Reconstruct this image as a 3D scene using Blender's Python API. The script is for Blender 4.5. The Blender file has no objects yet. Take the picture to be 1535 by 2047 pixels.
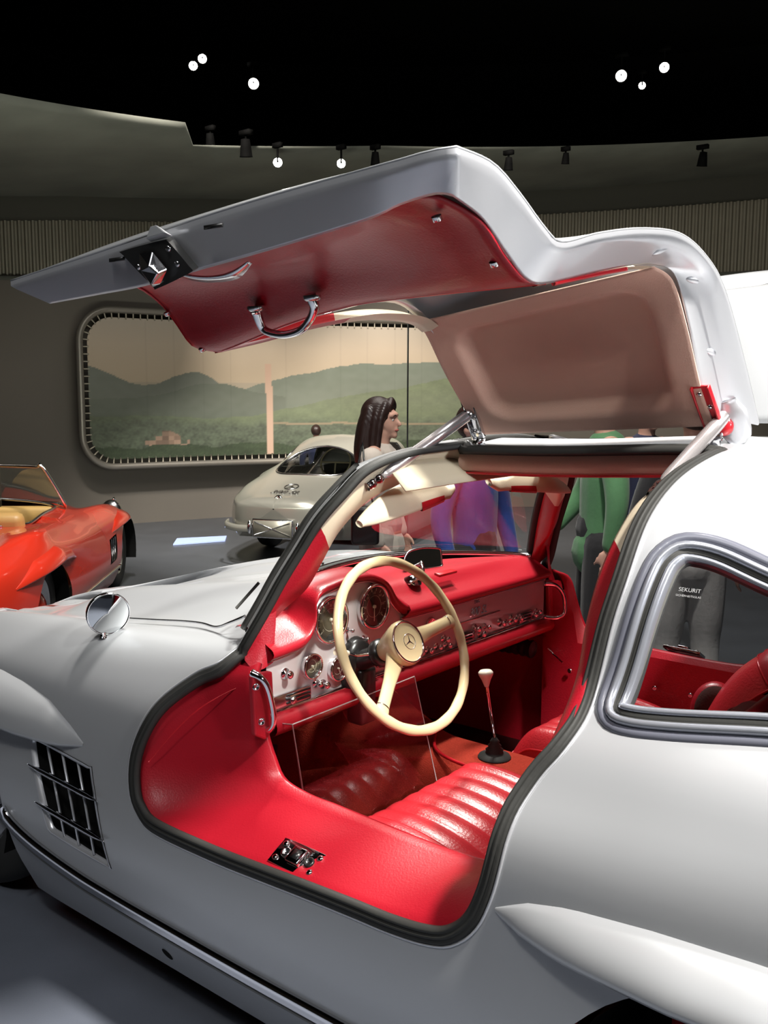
import bpy, bmesh, math, random
import numpy as np
from mathutils import Vector, Matrix, geometry
random.seed(3); rng=np.random.default_rng(3)
scn=bpy.context.scene
COL=scn.collection
# ------------------------------------------------------------------ camera
CAM=(-1.335,2.054,1.396); YAW,PITCH,ROLL=-.890,-.1241,.003; FPX=1900.0
cd=bpy.data.cameras.new('camera'); cam=bpy.data.objects.new('camera',cd); COL.objects.link(cam); scn.camera=cam
cd.sensor_fit='VERTICAL'; cd.sensor_height=36; cd.lens=FPX/2047*36; cd.clip_end=200; cd.clip_start=.02
_f=Vector((math.cos(YAW)*math.cos(PITCH),math.sin(YAW)*math.cos(PITCH),math.sin(PITCH)))
_r=_f.cross(Vector((0,0,1))).normalized(); _u=_r.cross(_f)
_r2=_r*math.cos(ROLL)+_u*math.sin(ROLL); _u2=-_r*math.sin(ROLL)+_u*math.cos(ROLL)
mw=Matrix((_r2,_u2,-_f)).transposed().to_4x4(); mw.translation=Vector(CAM); cam.matrix_world=mw
# ------------------------------------------------------------------ world, view, lights
w=bpy.data.worlds.new('world'); scn.world=w; w.use_nodes=True
bg=w.node_tree.nodes['Background']; bg.inputs[0].default_value=(.55,.6,.7,1); bg.inputs[1].default_value=.055
scn.view_settings.view_transform='Standard'; scn.view_settings.look='None'; scn.view_settings.gamma=1
scn.view_settings.exposure=0.0; scn.view_settings.use_curve_mapping=False
def spot(name,loc,tgt,power,size=.12,cone=50,col=(1,.96,.9),blend=.5):
    l=bpy.data.lights.new(name,'SPOT'); l.energy=power; l.shadow_soft_size=size; l.spot_size=math.radians(cone); l.spot_blend=blend; l.color=col
    o=bpy.data.objects.new(name,l); COL.objects.link(o); o.location=loc
    o.rotation_euler=(Vector(tgt)-Vector(loc)).to_track_quat('-Z','Y').to_euler(); return o
def area(name,loc,tgt,power,sx,sy,col=(1,1,1)):
    l=bpy.data.lights.new(name,'AREA'); l.energy=power; l.shape='RECTANGLE'; l.size=sx; l.size_y=sy; l.color=col
    o=bpy.data.objects.new(name,l); COL.objects.link(o); o.location=loc
    o.rotation_euler=(Vector(tgt)-Vector(loc)).to_track_quat('-Z','Y').to_euler(); return o
spot('spot_key_rear',(-2.7,.6,4.4),(-1.05,.6,.85),2100,.18,44)
spot('spot_overhead',(.0,-1.2,5.2),(.4,-.1,.8),420,.25,56)
spot('spot_cabin',(-1.7,3.3,4.4),(-.15,.6,.7),175,.16,46)
spot('spot_hood',(1.3,-1.6,5.2),(.95,-.3,.8),1600,.3,44)
area('soft_fill_near',(-1.2,3.2,4.8),(-.2,.4,.6),62,2.6,2.0,(.93,.96,1))  # unseen soft fill, added to light the near flank
area('soft_fill_far',(2.6,-3.0,5.4),(2.6,-3.6,0),160,3,3,(1,.95,.88))  # unseen soft fill above the background, no fixture modelled
spot('added_jamb_fill',(-4.4,.9,2.3),(-.4,.55,1.6),430,.25,24,(.95,.97,1))  # added lamp behind the viewpoint, brightens the raised door's jamb
spot('spot_red_roadster',(3.2,-1.6,4.8),(5.0,-2.2,.1),900,.15,60)
spot('spot_silver_coupe',(4.6,-4.2,5.2),(6.6,-6.2,.2),1500,.15,55)
spot('spot_visitors',(.0,-.5,5.4),(.8,-2.7,.3),1000,.15,80)
spot('spot_picture_left',(5.2,-3.2,5.6),(7.9,-6.3,1.5),1900,.3,60,(1,.92,.82))
spot('spot_picture_right',(3.4,-5.2,5.6),(5.4,-8.6,1.5),1900,.3,60,(1,.92,.82))
area('soffit_fill_left',(4.6,-2.4,.9),(7.2,-3.5,4.6),70,2.5,.4,(.95,1,.85))  # unseen fill without a fixture, put in to brighten the left soffit
area('soffit_fill_right',(1.0,-6.5,2.2),(.6,-9.5,4.4),95,3.5,.4,(1,.95,.8))  # same unseen fill for the right soffit and ribbed band
# ------------------------------------------------------------------ materials
MATS={}
def mat(name,col,rough=.5,metal=0,coat=0,bump=0,bscale=200,var=0,vscale=6,emit=None,estr=1,spec=.5,coatr=.05,sheen=0):
    m=bpy.data.materials.new(name); m.use_nodes=True; nt=m.node_tree; b=nt.nodes['Principled BSDF']
    b.inputs['Base Color'].default_value=(*col,1); b.inputs['Roughness'].default_value=rough; b.inputs['Metallic'].default_value=metal
    b.inputs['Coat Weight'].default_value=coat; b.inputs['Coat Roughness'].default_value=coatr; b.inputs['Specular IOR Level'].default_value=spec
    if sheen: b.inputs['Sheen Weight'].default_value=sheen
    tc=nt.nodes.new('ShaderNodeTexCoord')
    n=nt.nodes.new('ShaderNodeTexNoise'); n.inputs['Scale'].default_value=vscale; n.inputs['Detail'].default_value=5
    nt.links.new(tc.outputs['Object'],n.inputs['Vector'])
    mx=nt.nodes.new('ShaderNodeMix'); mx.data_type='RGBA'
    v=max(var,.02)
    mx.inputs[6].default_value=(*[c*(1-v) for c in col],1); mx.inputs[7].default_value=(*[min(1,c*(1+v)) for c in col],1)
    nt.links.new(n.outputs['Fac'],mx.inputs[0]); nt.links.new(mx.outputs[2],b.inputs['Base Color'])
    if bump:
        n2=nt.nodes.new('ShaderNodeTexNoise'); n2.inputs['Scale'].default_value=bscale; n2.inputs['Detail'].default_value=3
        nt.links.new(tc.outputs['Object'],n2.inputs['Vector'])
        bp=nt.nodes.new('ShaderNodeBump'); bp.inputs['Strength'].default_value=bump; bp.inputs['Distance'].default_value=.002
        nt.links.new(n2.outputs['Fac'],bp.inputs['Height']); nt.links.new(bp.outputs[0],b.inputs['Normal'])
    if emit: b.inputs['Emission Color'].default_value=(*emit,1); b.inputs['Emission Strength'].default_value=estr
    MATS[name]=m; return m
def glassmat(name,tint=(.93,.95,.94),rough=.0,ior=1.38):
    m=bpy.data.materials.new(name); m.use_nodes=True; nt=m.node_tree; nt.nodes.remove(nt.nodes['Principled BSDF'])
    out=nt.nodes['Material Output']; t=nt.nodes.new('ShaderNodeBsdfTransparent'); t.inputs[0].default_value=(*tint,1)
    g=nt.nodes.new('ShaderNodeBsdfGlossy'); g.inputs['Roughness'].default_value=rough; g.inputs[0].default_value=(1,1,1,1)
    lw=nt.nodes.new('ShaderNodeLayerWeight'); lw.inputs[0].default_value=.5
    pw=nt.nodes.new('ShaderNodeMath'); pw.operation='POWER'; pw.inputs[1].default_value=5; nt.links.new(lw.outputs['Facing'],pw.inputs[0])
    f=nt.nodes.new('ShaderNodeMath'); f.operation='MULTIPLY_ADD'; f.inputs[1].default_value=.85; f.inputs[2].default_value=.085; f.use_clamp=True; nt.links.new(pw.outputs[0],f.inputs[0])
    mx=nt.nodes.new('ShaderNodeMixShader'); nt.links.new(f.outputs[0],mx.inputs[0]); nt.links.new(t.outputs[0],mx.inputs[1]); nt.links.new(g.outputs[0],mx.inputs[2]); nt.links.new(mx.outputs[0],out.inputs[0])
    return m
SILVER=mat('silver_paint',(.40,.41,.425),.40,.32,.5,var=.02,coatr=.08)
SILVER2=mat('silver_door_jamb',(.58,.59,.62),.30,.5,.5,var=.02)
DJAMB=mat('shaded_jamb',(.16,.155,.15),.35,.3,.3)  # darkened jamb silver, shade at the door's front corner put into the colour
RED=mat('red_leather',(.35,.007,.017),.36,0,.15,bump=.25,bscale=260,var=.06,coatr=.3)
REDSEAT=mat('red_seat_leather',(.55,.022,.032),.33,0,.2,bump=.5,bscale=180,var=.1,coatr=.25)
REDD=mat('red_door_leather',(.38,.007,.018),.42,0,.08,bump=.3,bscale=240,var=.12,vscale=4)
REDP=mat('red_paint_trim',(.50,.012,.02),.3,.1,.5)
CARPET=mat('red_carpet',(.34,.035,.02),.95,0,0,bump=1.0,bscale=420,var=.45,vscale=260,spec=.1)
BEIGE=mat('beige_headliner',(.62,.39,.31),.85,0,0,bump=.35,bscale=380,var=.06,spec=.2,sheen=.15)  # beige shifted to pink, red bounce light mixed into the colour
CREAM=mat('cream_vinyl',(.66,.57,.42),.5,0,.05,bump=.15,bscale=300)
IVORY=mat('ivory_bakelite',(.66,.53,.31),.24,0,.5,var=.03)
IVORYW=mat('white_knob_bakelite',(.85,.80,.66),.2,0,.5)
CHROME=mat('chrome',(.78,.78,.8),.08,1,0)
CHROMED=mat('worn_chrome',(.6,.6,.62),.2,1,0,var=.1,vscale=40)
STRUTM=mat('strut_chrome',(.62,.58,.58),.22,.75,.3)
SLATE=mat('slate_rubber',(.115,.12,.15),.35,0,.2)
CARPETD=mat('shaded_red_carpet',(.085,.007,.007),.95,0,0,bump=.8,bscale=420,var=.4,vscale=200,spec=.1)  # darkened copy of the red carpet, footwell shade put into the colour
SATIN=mat('satin_window_trim',(.34,.355,.40),.28,.55,.3,var=.08,vscale=30)
LAMPB=mat('lamp_black',(.0015,.0015,.0015),.8,spec=.05)
RUBBER=mat('black_rubber',(.026,.026,.024),.6,0,0,bump=.2,bscale=90,spec=.3)
RUBBERG=mat('grey_rubber',(.13,.13,.12),.5,0,0,bump=.2,bscale=90)
BLACK=mat('black_plastic',(.012,.012,.012),.3,0,.2)
BLACKM=mat('matt_black',(.006,.006,.006),.9,0,0,spec=.1)
DASHM=mat('brushed_dash_paint',(.52,.48,.48),.36,.3,.4)
DIAL=mat('dial_face',(.02,.018,.014),.5)
DIALI=mat('dial_marks',(.45,.42,.33),.6)
TYRE=mat('tyre_rubber',(.02,.02,.019),.7,bump=.3,bscale=60)
GLASS=glassmat('window_glass',(.90,.93,.92)); GLASSD=glassmat('dark_glass',(.72,.75,.78)); ACRYL=glassmat('acrylic',(.95,.95,.95))
MIRROR=mat('mirror_glass',(.85,.87,.88),.02,1)
# ------------------------------------------------------------------ mesh helpers
def link(o,parent=None,label=None,cat=None,group=None,kind=None):
    COL.objects.link(o)
    if parent is not None: o.parent=parent
    if label: o['label']=label
    if cat: o['category']=cat
    if group: o['group']=group
    if kind: o['kind']=kind
    return o
def thing(name,label,cat,loc=(0,0,0),rotz=0,group=None,scale=1):
    o=bpy.data.objects.new(name,None); o.empty_display_size=.1; link(o,None,label,cat,group); o.location=loc; o.rotation_euler=(0,0,rotz); o.scale=(scale,)*3; return o
def mesh(name,V,Fc,mats,parent=None,smooth=True,mi=None,normals=None,**k):
    me=bpy.data.meshes.new(name); me.from_pydata([tuple(map(float,v)) for v in V],[],[tuple(map(int,f)) for f in Fc])
    for m in (mats if isinstance(mats,(list,tuple)) else [mats]): me.materials.append(m)
    if mi is not None: me.polygons.foreach_set('material_index',np.asarray(mi,dtype=np.int32))
    me.polygons.foreach_set('use_smooth',[smooth]*len(me.polygons)); me.update()
    if normals is not None: me.normals_split_custom_set_from_vertices([tuple(map(float,n)) for n in normals])
    o=bpy.data.objects.new(name,me); return link(o,parent,**k)
class G:
    """collects geometry into one mesh"""
    def __init__(s): s.V=[];s.F=[];s.M=[]
    def add(s,V,Fc,m=0):
        b=len(s.V); s.V+= [tuple(map(float,v)) for v in V]; s.F+=[tuple(b+int(i) for i in f) for f in Fc]; s.M+=[m]*len(Fc); return s
    def build(s,name,mats,parent=None,smooth=True,bevel=0,**k):
        o=mesh(name,s.V,s.F,mats,parent,smooth,s.M,**k)
        if bevel:
            md=o.modifiers.new('bevel','BEVEL'); md.width=bevel; md.segments=2; md.limit_method='ANGLE'
        return o
def gridf(nu,nv,cu=False,cv=False):
    Fc=[]
    for i in range(nu if cu else nu-1):
        for j in range(nv if cv else nv-1):
            a=i*nv+j;b=((i+1)%nu)*nv+j;c=((i+1)%nu)*nv+(j+1)%nv;d=i*nv+(j+1)%nv
            Fc.append((a,b,c,d))
    return Fc
def crv(P,n,closed=False):
    """Catmull-Rom resample by arclength"""
    P=np.asarray(P,float); N=len(P); o=[]
    segs=N if closed else N-1
    for i in range(segs):
        if closed: a,b,c,d=P[(i-1)%N],P[i],P[(i+1)%N],P[(i+2)%N]
        else: a,b,c,d=P[max(i-1,0)],P[i],P[i+1],P[min(i+2,N-1)]
        for t in np.linspace(0,1,12,endpoint=False):
            o.append(.5*((2*b)+(c-a)*t+(2*a-5*b+4*c-d)*t*t+(3*b-a-3*c+d)*t**3))
    o.append(P[0] if closed else P[-1]); o=np.array(o)
    L=np.r_[0,np.cumsum(np.linalg.norm(np.diff(o,axis=0),axis=1))]
    s=np.linspace(0,L[-1],n,endpoint=not closed)
    return np.stack([np.interp(s,L,o[:,k]) for k in range(o.shape[1])],1)
def frames(P,closed=False,up=None):
    P=np.asarray(P,float)
    T=np.roll(P,-1,0)-np.roll(P,1,0) if closed else np.gradient(P,axis=0)
    T/=np.linalg.norm(T,axis=1,keepdims=True)+1e-12
    if up is None: up=np.array([0,0,1.]) if abs(T[0][2])<.9 else np.array([1.,0,0])
    U=np.zeros_like(P); up=np.asarray(up,float)
    if up.ndim==2: 
        U=up-(up*T).sum(1,keepdims=True)*T
    else:
        u=up
        for i in range(len(P)):
            u=u-u.dot(T[i])*T[i]; u/=np.linalg.norm(u)+1e-12; U[i]=u
    U/=np.linalg.norm(U,axis=1,keepdims=True)+1e-12
    return T,U,np.cross(T,U)
def sweep(g,P,prof,closed=False,up=None,m=0,caps=True,scale=None):
    """prof: (a,b) along (binormal, up)"""
    P=np.asarray(P,float);T,U,B=frames(P,closed,up);prof=np.asarray(prof,float);n,k=len(P),len(prof)
    sc=np.ones(n) if scale is None else np.asarray(scale)
    V=P[:,None]+(B[:,None]*prof[None,:,0:1]+U[:,None]*prof[None,:,1:2])*sc[:,None,None]
    Fc=gridf(n,k,closed,True)
    if caps and not closed: Fc+=[tuple(range(k))[::-1],tuple((n-1)*k+j for j in range(k))]
    g.add(V.reshape(-1,3),Fc,m)
def circ(r,n=10,e=1): return [(r*math.cos(2*math.pi*i/n),e*r*math.sin(2*math.pi*i/n)) for i in range(n)]
def tube(g,P,r,n=10,closed=False,m=0,scale=None,up=None): sweep(g,P,circ(r,n),closed,up,m,True,scale)
def basis(axis,up=None):
    a=np.asarray(axis,float);a/=np.linalg.norm(a)
    u=np.array([0,0,1.]) if abs(a[2])<.9 else np.array([1.,0,0])
    if up is not None: u=np.asarray(up,float)
    e=np.cross(u,a);e/=np.linalg.norm(e);return e,np.cross(a,e),a
def lathe(g,c,axis,prof,n=28,m=0,sx=1,sy=1,up=None):
    """prof: (radius, height along axis)"""
    e,h,a=basis(axis,up);c=np.asarray(c,float);V=[]
    for r,z in prof:
        for i in range(n):
            t=2*math.pi*i/n;V.append(c+a*z+e*r*sx*math.cos(t)+h*r*sy*math.sin(t))
    g.add(V,[(f[0],f[3],f[2],f[1]) for f in gridf(len(prof),n,False,True)],m)
def boxv(g,c,s,axes=None,m=0):
    c=np.asarray(c,float);A=np.eye(3) if axes is None else np.asarray(axes,float)
    V=[c+A[0]*s[0]/2*i+A[1]*s[1]/2*j+A[2]*s[2]/2*k for i in(-1,1) for j in(-1,1) for k in(-1,1)]
    g.add(V,[(0,1,3,2),(4,6,7,5),(0,4,5,1),(2,3,7,6),(0,2,6,4),(1,5,7,3)],m)
def sph(g,c,r,m=0,n=16,k=10,sc=(1,1,1)):
    V=[];c=np.asarray(c,float)
    for i in range(k+1):
        p=math.pi*i/k
        for j in range(n):
            t=2*math.pi*j/n;V.append(c+r*np.array([sc[0]*math.sin(p)*math.cos(t),sc[1]*math.sin(p)*math.sin(t),sc[2]*math.cos(p)]))
    g.add(V,[(f[0],f[1],f[2],f[3]) for f in gridf(k+1,n,False,True)],m)
def patch(name,R,mats,parent,thick=0,**k):
    """grid of points R (nu,nv,3) -> surface"""
    R=np.asarray(R,float);nu,nv=R.shape[:2]
    o=mesh(name,R.reshape(-1,3),gridf(nu,nv),mats,parent,**k)
    if thick:
        md=o.modifiers.new('thickness','SOLIDIFY');md.thickness=thick;md.offset=0
    return o
def ribbon(A,B,n=None,mid=None):
    A=np.asarray(A,float);B=np.asarray(B,float)
    if n: A=crv(A,n);B=crv(B,n)
    rows=[A]+([mid] if mid is not None else [])+[B]
    return np.stack(rows,1)
def textmesh(name,s,size,M4,m,parent,depth=.001,shear=0):
    cu=bpy.data.curves.new(name,'FONT');cu.body=s;cu.size=size;cu.extrude=depth;cu.align_x='CENTER';cu.align_y='CENTER';cu.shear=shear
    t=bpy.data.objects.new(name,cu);COL.objects.link(t);bpy.context.view_layer.update()
    me=bpy.data.meshes.new_from_object(t.evaluated_get(bpy.context.evaluated_depsgraph_get()))
    bpy.data.objects.remove(t);me.materials.clear();me.materials.append(m);me.transform(M4)
    o=bpy.data.objects.new(name,me);return link(o,parent)
def m4(e,u,n,loc): 
    M=Matrix((Vector(e),Vector(u),Vector(n))).transposed().to_4x4();M.translation=Vector(loc);return M
CANVAS_GLOW=0.0
# ================================================================== gullwing body surface maths
# --- body surface: section curves k (y,z) given at stations along x; smoothed along x, cubic in t
def _cub(n):
    A=np.zeros((n,n));B=np.zeros((n,n));A[0,0]=A[-1,-1]=1
    for i in range(1,n-1):
        A[i,i-1]=1;A[i,i]=4;A[i,i+1]=1;B[i,i-1]=6;B[i,i]=-12;B[i,i+1]=6
    return np.linalg.solve(A,B)
XG=np.arange(-2.6,2.3,.01)
def _lin(st,sm=.07):
    st=sorted(st);xs=[a for a,b in st];v=np.interp(XG,xs,[b for a,b in st])
    k=np.exp(-.5*(np.arange(-30,31)*.01/sm)**2);k/=k.sum()
    return np.convolve(np.pad(v,30,mode='edge'),k,mode='valid')
def mk(ys,zs,sm=.07): return np.stack([_lin(ys,sm),_lin(zs,sm)],-1)
def K(v): return [(0,v)]
FT=[(2.15,0),(1.9,.55),(1.6,.85),(1.3,.97),(1.0,1),(-1.4,1),(-1.8,.93),(-2.1,.82),(-2.4,.6),(-2.6,.4)]  # plan taper
def tap(y,extra=()):
    return [(x,y*s) for x,s in FT]+[(x,v) for x,v in extra]
low=[
 mk(tap(.80),[(2,.26),(.85,.11),(-.85,.11),(-2.4,.30)]),
 mk(tap(.868),[(2,.32),(.85,.262),(-.85,.262),(-2.4,.36)]),
 mk(tap(.887),[(2,.42),(0,.40),(-2.4,.46)]),
 mk(tap(.878)+[(.35,.862)],[(2,.52),(0,.55),(-1.2,.58),(-2.4,.55)]),
 mk(tap(.85)+[(.35,.828),(-1.2,.865)],[(2,.53),(1.6,.625),(1.2,.675),(0,.67),(-1.2,.72),(-2.4,.63)]),
 mk(tap(.79)+[(.35,.765),(-.5,.79),(-.8,.80),(-1.2,.825)],[(2,.545),(1.6,.675),(1.2,.745),(.8,.758),(.4,.755),(-.4,.76),(-1.2,.82),(-2.4,.66)]),
 mk(tap(.705)+[(.35,.68),(-.5,.725),(-.8,.74),(-1.2,.77)],[(2,.575),(1.8,.635),(1.6,.69),(1.35,.745),(1.2,.778),(1.0,.800),(.8,.812),(.4,.815),(0,.83),(-.5,.84),(-1.2,.88),(-1.8,.8),(-2.4,.68)]),
]
hood=[
 mk([(2,.5),(1.2,.60),(.3,.60)],[(2,.56),(1.6,.66),(1.2,.755),(.8,.795),(.4,.83),(.15,.86)],.06),
 mk([(2,.4),(1.2,.45),(.3,.47)],[(2,.52),(1.5,.655),(1.2,.735),(.8,.79),(.45,.858),(.2,.89)],.06),
 mk([(2,.3),(.3,.31)],[(2,.50),(1.7,.59),(1.5,.655),(1.33,.722),(1.18,.78),(.9,.825),(.7,.858),(.5,.885),(.2,.91)],.06),
 mk([(2,.15),(.3,.18)],[(2,.55),(1.7,.62),(1.5,.675),(1.33,.725),(1.18,.765),(.9,.812),(.7,.85),(.5,.89),(.2,.93)],.06),
 mk(K(.08),[(2,.55),(1.7,.62),(1.5,.67),(1.33,.715),(1.18,.755),(.9,.805),(.7,.848),(.5,.893),(.2,.94)],.06),
 mk(K(0),[(2,.55),(1.7,.62),(1.5,.67),(1.33,.715),(1.18,.755),(.9,.805),(.7,.848),(.5,.895),(.2,.94)],.06),
]
def rz(a,b,c,d,e,f): return [(0,a),(-.3,a+.005),(-.7,b),(-1.0,c),(-1.3,d),(-1.7,e),(-2.4,f)]
roof=[
 mk([(0,.655),(-.7,.66),(-1.2,.66),(-1.6,.56),(-2.4,.35)],rz(.915,.915,.925,.93,.86,.70)),
 mk([(0,.605),(-.7,.615),(-1.2,.56),(-1.6,.44),(-2.4,.28)],rz(1.04,1.04,1.01,.975,.885,.71)),
 mk([(0,.53),(-.7,.54),(-1.2,.45),(-1.6,.33),(-2.4,.2)],rz(1.165,1.172,1.11,1.01,.895,.715)),
 mk([(0,.40),(-.7,.41),(-1.2,.32),(-1.6,.22),(-2.4,.13)],rz(1.24,1.262,1.18,1.04,.90,.72)),
 mk([(0,.22),(-.7,.22),(-1.2,.17),(-1.6,.12),(-2.4,.07)],rz(1.272,1.300,1.225,1.06,.905,.72)),
 mk(K(0),rz(1.285,1.315,1.24,1.07,.905,.72)),
]
NK=13
T_f=np.stack(low+hood,1);T_r=np.stack(low+roof,1)   # (nx,13,2)
M_=_cub(NK);D_f=np.einsum('ij,xjc->xic',M_,T_f);D_r=np.einsum('ij,xjc->xic',M_,T_r)
XS=.1
def S(x,t):
    """left-hand body surface point for arrays x,t (t 0..12)"""
    x=np.asarray(x,float);t=np.asarray(t,float)
    fi=np.clip((x-XG[0])/.01,0,len(XG)-1.001);i=fi.astype(int);a=(fi-i)[...,None]
    k=np.clip(t,0,11.9999).astype(int);b=(t-k)[...,None]
    fr=(x>XS)[...,None]
    def g(A,B,k):
        va=A[i,k]*(1-a)+A[i+1,k]*a;vb=B[i,k]*(1-a)+B[i+1,k]*a
        return np.where(fr,va,vb)
    p0=g(T_f,T_r,k);p1=g(T_f,T_r,k+1);m0=g(D_f,D_r,k);m1=g(D_f,D_r,k+1)
    c=1-b
    yz=c*p0+b*p1+(c**3-c)/6*m0+(b**3-b)/6*m1
    return np.concatenate([x[...,None],yz],-1)
def NRM(x,t,e=.004):
    dx=S(x+e,t)-S(x-e,t);dt=S(x,np.clip(t+.02,0,12))-S(x,np.clip(t-.02,0,12))
    n=np.cross(dx,dt);return n/(np.linalg.norm(n,axis=-1,keepdims=True)+1e-12)
# ================================================================== silver gullwing coupe
CAR=thing('silver_coupe','silver gullwing coupe with red leather cabin and raised door, nearest car','car')
TS=.10
def xt(x,t): return S(np.array(float(x)),np.array(float(t)))
def t_of(x,val,comp=1,lo=0,hi=12):
    ts=np.linspace(lo,hi,600);p=S(np.full(600,float(x)),ts)[:,comp];return ts[np.argmin(abs(p-val))]
SEAL=[(.198,6.265),(.211,5.713),(.254,5.36),(.304,4.703),(.329,4.085),(.345,3.439),(.331,2.959),(.295,2.683),(.236,2.54),(.06,2.529),(-.083,2.554),(-.188,2.575),(-.309,2.591),(-.399,2.597),(-.472,2.639),(-.52,2.739),(-.56,2.997),(-.583,3.39),(-.593,3.775),(-.597,4.197),(-.602,4.704),(-.617,5.272),(-.639,5.78),(-.651,6.365),(-.65,7.123),(-.655,7.769),(-.666,8.419),(-.67,9.129),(-.68,9.742),(-.693,10.363),(-.70,10.9)]
sd=crv(np.array(SEAL)*[1,TS],150)/[1,TS]
wsb=[(.202,6.29)]+[(x,t_of(x,y,1,6,12)) for x,y in ((.225,.62),(.285,.54),(.35,.42),(.40,.30),(.435,.16))]+[(.45,12.0)]
wsb=crv(np.array(wsb)*[1,TS],24)/[1,TS]
hl=[(-.05,12.0),(-.075,11.45),(-.085,10.98),(-.30,10.98),(-.5,10.98),(-.68,10.98)]
hole1=[tuple(p) for p in sd[::-1]]+[tuple(p) for p in wsb[1:]]+hl
def ell(cx,cz,a,b,n=40):
    o=[]
    for i in range(n+1):
        th=math.pi*i/n;x=cx+a*math.cos(th);z=cz+b*math.sin(th)
        o.append((x,t_of(x,z,2,.3,5)))
    return [(cx+a,-.02)]+o+[(cx-a,-.02)]
archR=ell(-1.235,.33,.55,.34);archF=ell(1.2,.33,.36,.30)
VENT=[(.724,3.10),(.700,3.199),(.495,3.075),(.474,2.98),(.391,1.74),(.402,1.626),(.610,1.68),(.638,1.79)]
vent=[tuple(p) for p in crv(np.array(VENT)*[1,TS],48,True)/[1,TS]]
QW=[(-.700,8.50),(-.715,8.80),(-.745,8.98),(-.80,9.02),(-.874,8.92),(-.98,8.75),(-1.09,8.35),(-1.15,7.75),(-1.13,7.1),(-1.05,6.8),(-.939,6.69),(-.80,6.47),(-.729,6.404),(-.693,6.50),(-.674,6.84),(-.684,7.6)]
qwin=[tuple(p) for p in crv(np.array(QW)*[1,TS],70,True)/[1,TS]]
RWN=[(-1.25,12),(-1.27,10.9),(-1.33,9.9),(-1.45,9.3),(-1.62,9.6),(-1.72,10.5),(-1.76,12)]
def inpoly(px,py,poly):
    poly=np.asarray(poly);x,y=poly[:,0],poly[:,1];x2,y2=np.roll(x,-1),np.roll(y,-1);c=np.zeros(len(px),bool)
    for a,b,a2,b2 in zip(x,y,x2,y2):
        if b==b2: continue
        c^=((b>py)!=(b2>py))&(px<(a2-a)*(py-b)/(b2-b)+a)
    return c
def shell(name,mats,parent,holes,x0=-2.4,x1=2.0,t0=0,t1=12,nx=140,nt=56,side=1,**k):
    gx=np.linspace(x0,x1,nx);gt=np.linspace(t0,t1,nt);pts=[(a,b*TS) for a in gx for b in gt];ed=[]
    P0=[(a,b) for a in gx for b in gt]
    keep=np.ones(len(pts),bool);pa=np.array(pts)
    for h in holes:
        hh=np.array(h)*[1,TS]
        for p in hh:
            keep&=((pa-p)**2).sum(1)>.008**2
    onb=(np.abs(pa[:,1]-t0*TS)<1e-9)|(np.abs(pa[:,1]-t1*TS)<1e-9)
    pts=[tuple(p) for p,kk in zip(pa,keep|onb) if kk]
    for h in holes:
        b=len(pts);hh=[(a,min(max(c,t0),t1)*TS) for a,c in h];pts+=hh;n=len(hh);ed+=[(b+i,b+(i+1)%n) for i in range(n)]
    r=geometry.delaunay_2d_cdt([Vector(p) for p in pts],ed,[],0,1e-6)
    V=np.array([tuple(v) for v in r[0]]);Fc=np.array(r[2]);c=V[Fc].mean(1)
    ok=np.ones(len(Fc),bool)
    for h in holes: ok&=~inpoly(c[:,0],c[:,1],np.array(h)*[1,TS])
    Fc=Fc[ok];u,inv=np.unique(Fc,return_inverse=True);Fc=inv.reshape(-1,3);V=V[u]
    P=S(V[:,0],V[:,1]/TS);N=NRM(V[:,0],V[:,1]/TS)
    # orient outward
    if N[np.argmax(P[:,1])][1]<0: N=-N
    fn=np.cross(P[Fc[:,1]]-P[Fc[:,0]],P[Fc[:,2]]-P[Fc[:,0]]);fl=(fn*N[Fc].mean(1)).sum(1)<0;Fc[fl]=Fc[fl][:,::-1]
    if side<0: P=P*[1,-1,1];N=N*[1,-1,1];Fc=Fc[:,::-1]
    return P,N,Fc
def both(name,mats,parent,holes,holesR=None,**k):
    A=shell(name,mats,parent,holes);B=shell(name,mats,parent,holesR or holes,side=-1);n=len(A[0])
    return mesh(name,np.vstack([A[0],B[0]]),np.vstack([A[2],B[2]+n]),mats,parent,True,None,np.vstack([A[1],B[1]]),**k)
body=both('body_shell',SILVER,CAR,[hole1,archR,archF,vent,qwin,RWN],[hole1,archR,archF,qwin,RWN])
# tail and nose closures
def fillsurf(name,poly,m,parent,side=1,o=0,step=.02):
    h=np.array(poly)*[1,TS];lo,hi=h.min(0),h.max(0);gx=np.arange(lo[0],hi[0],step);gt=np.arange(lo[1],hi[1],step);P0=np.array([(a,b) for a in gx for b in gt]);P0=P0[inpoly(P0[:,0],P0[:,1],h)]
    P0=[p for p in P0 if ((h-p)**2).sum(1).min()>(step*.4)**2];pts=[Vector(p) for p in h]+[Vector(p) for p in P0];n=len(h)
    r=geometry.delaunay_2d_cdt(pts,[(i,(i+1)%n) for i in range(n)],[],1,1e-6);V=np.array([tuple(v) for v in r[0]]);Fc=np.array(r[2])
    P=S(V[:,0],V[:,1]/TS);N=NRM(V[:,0],V[:,1]/TS);N*=np.sign(N[:,1].sum());P=P+N*o;sy=np.array([1,side,1])
    return mesh(name,P*sy,Fc if side>0 else Fc[:,::-1],m,parent,True,None,N*sy)
def cap(x,sgn):
    P=S(np.full(40,x),np.linspace(0,12,40));c=P.mean(0)*[1,0,1];rows=[]
    for s,d in((1,0),(.9,.06),(.7,.11),(.4,.145),(.02,.155)):
        q=c+(P-c)*s;q[:,0]+=sgn*d;rows.append(np.vstack([q,(q*[1,-1,1])[::-1],q[:1]]))
    return np.array(rows)
patch('tail_panel',cap(-2.4,-1),SILVER,CAR);patch('nose_panel',cap(2.0,1),SILVER,CAR)
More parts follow.
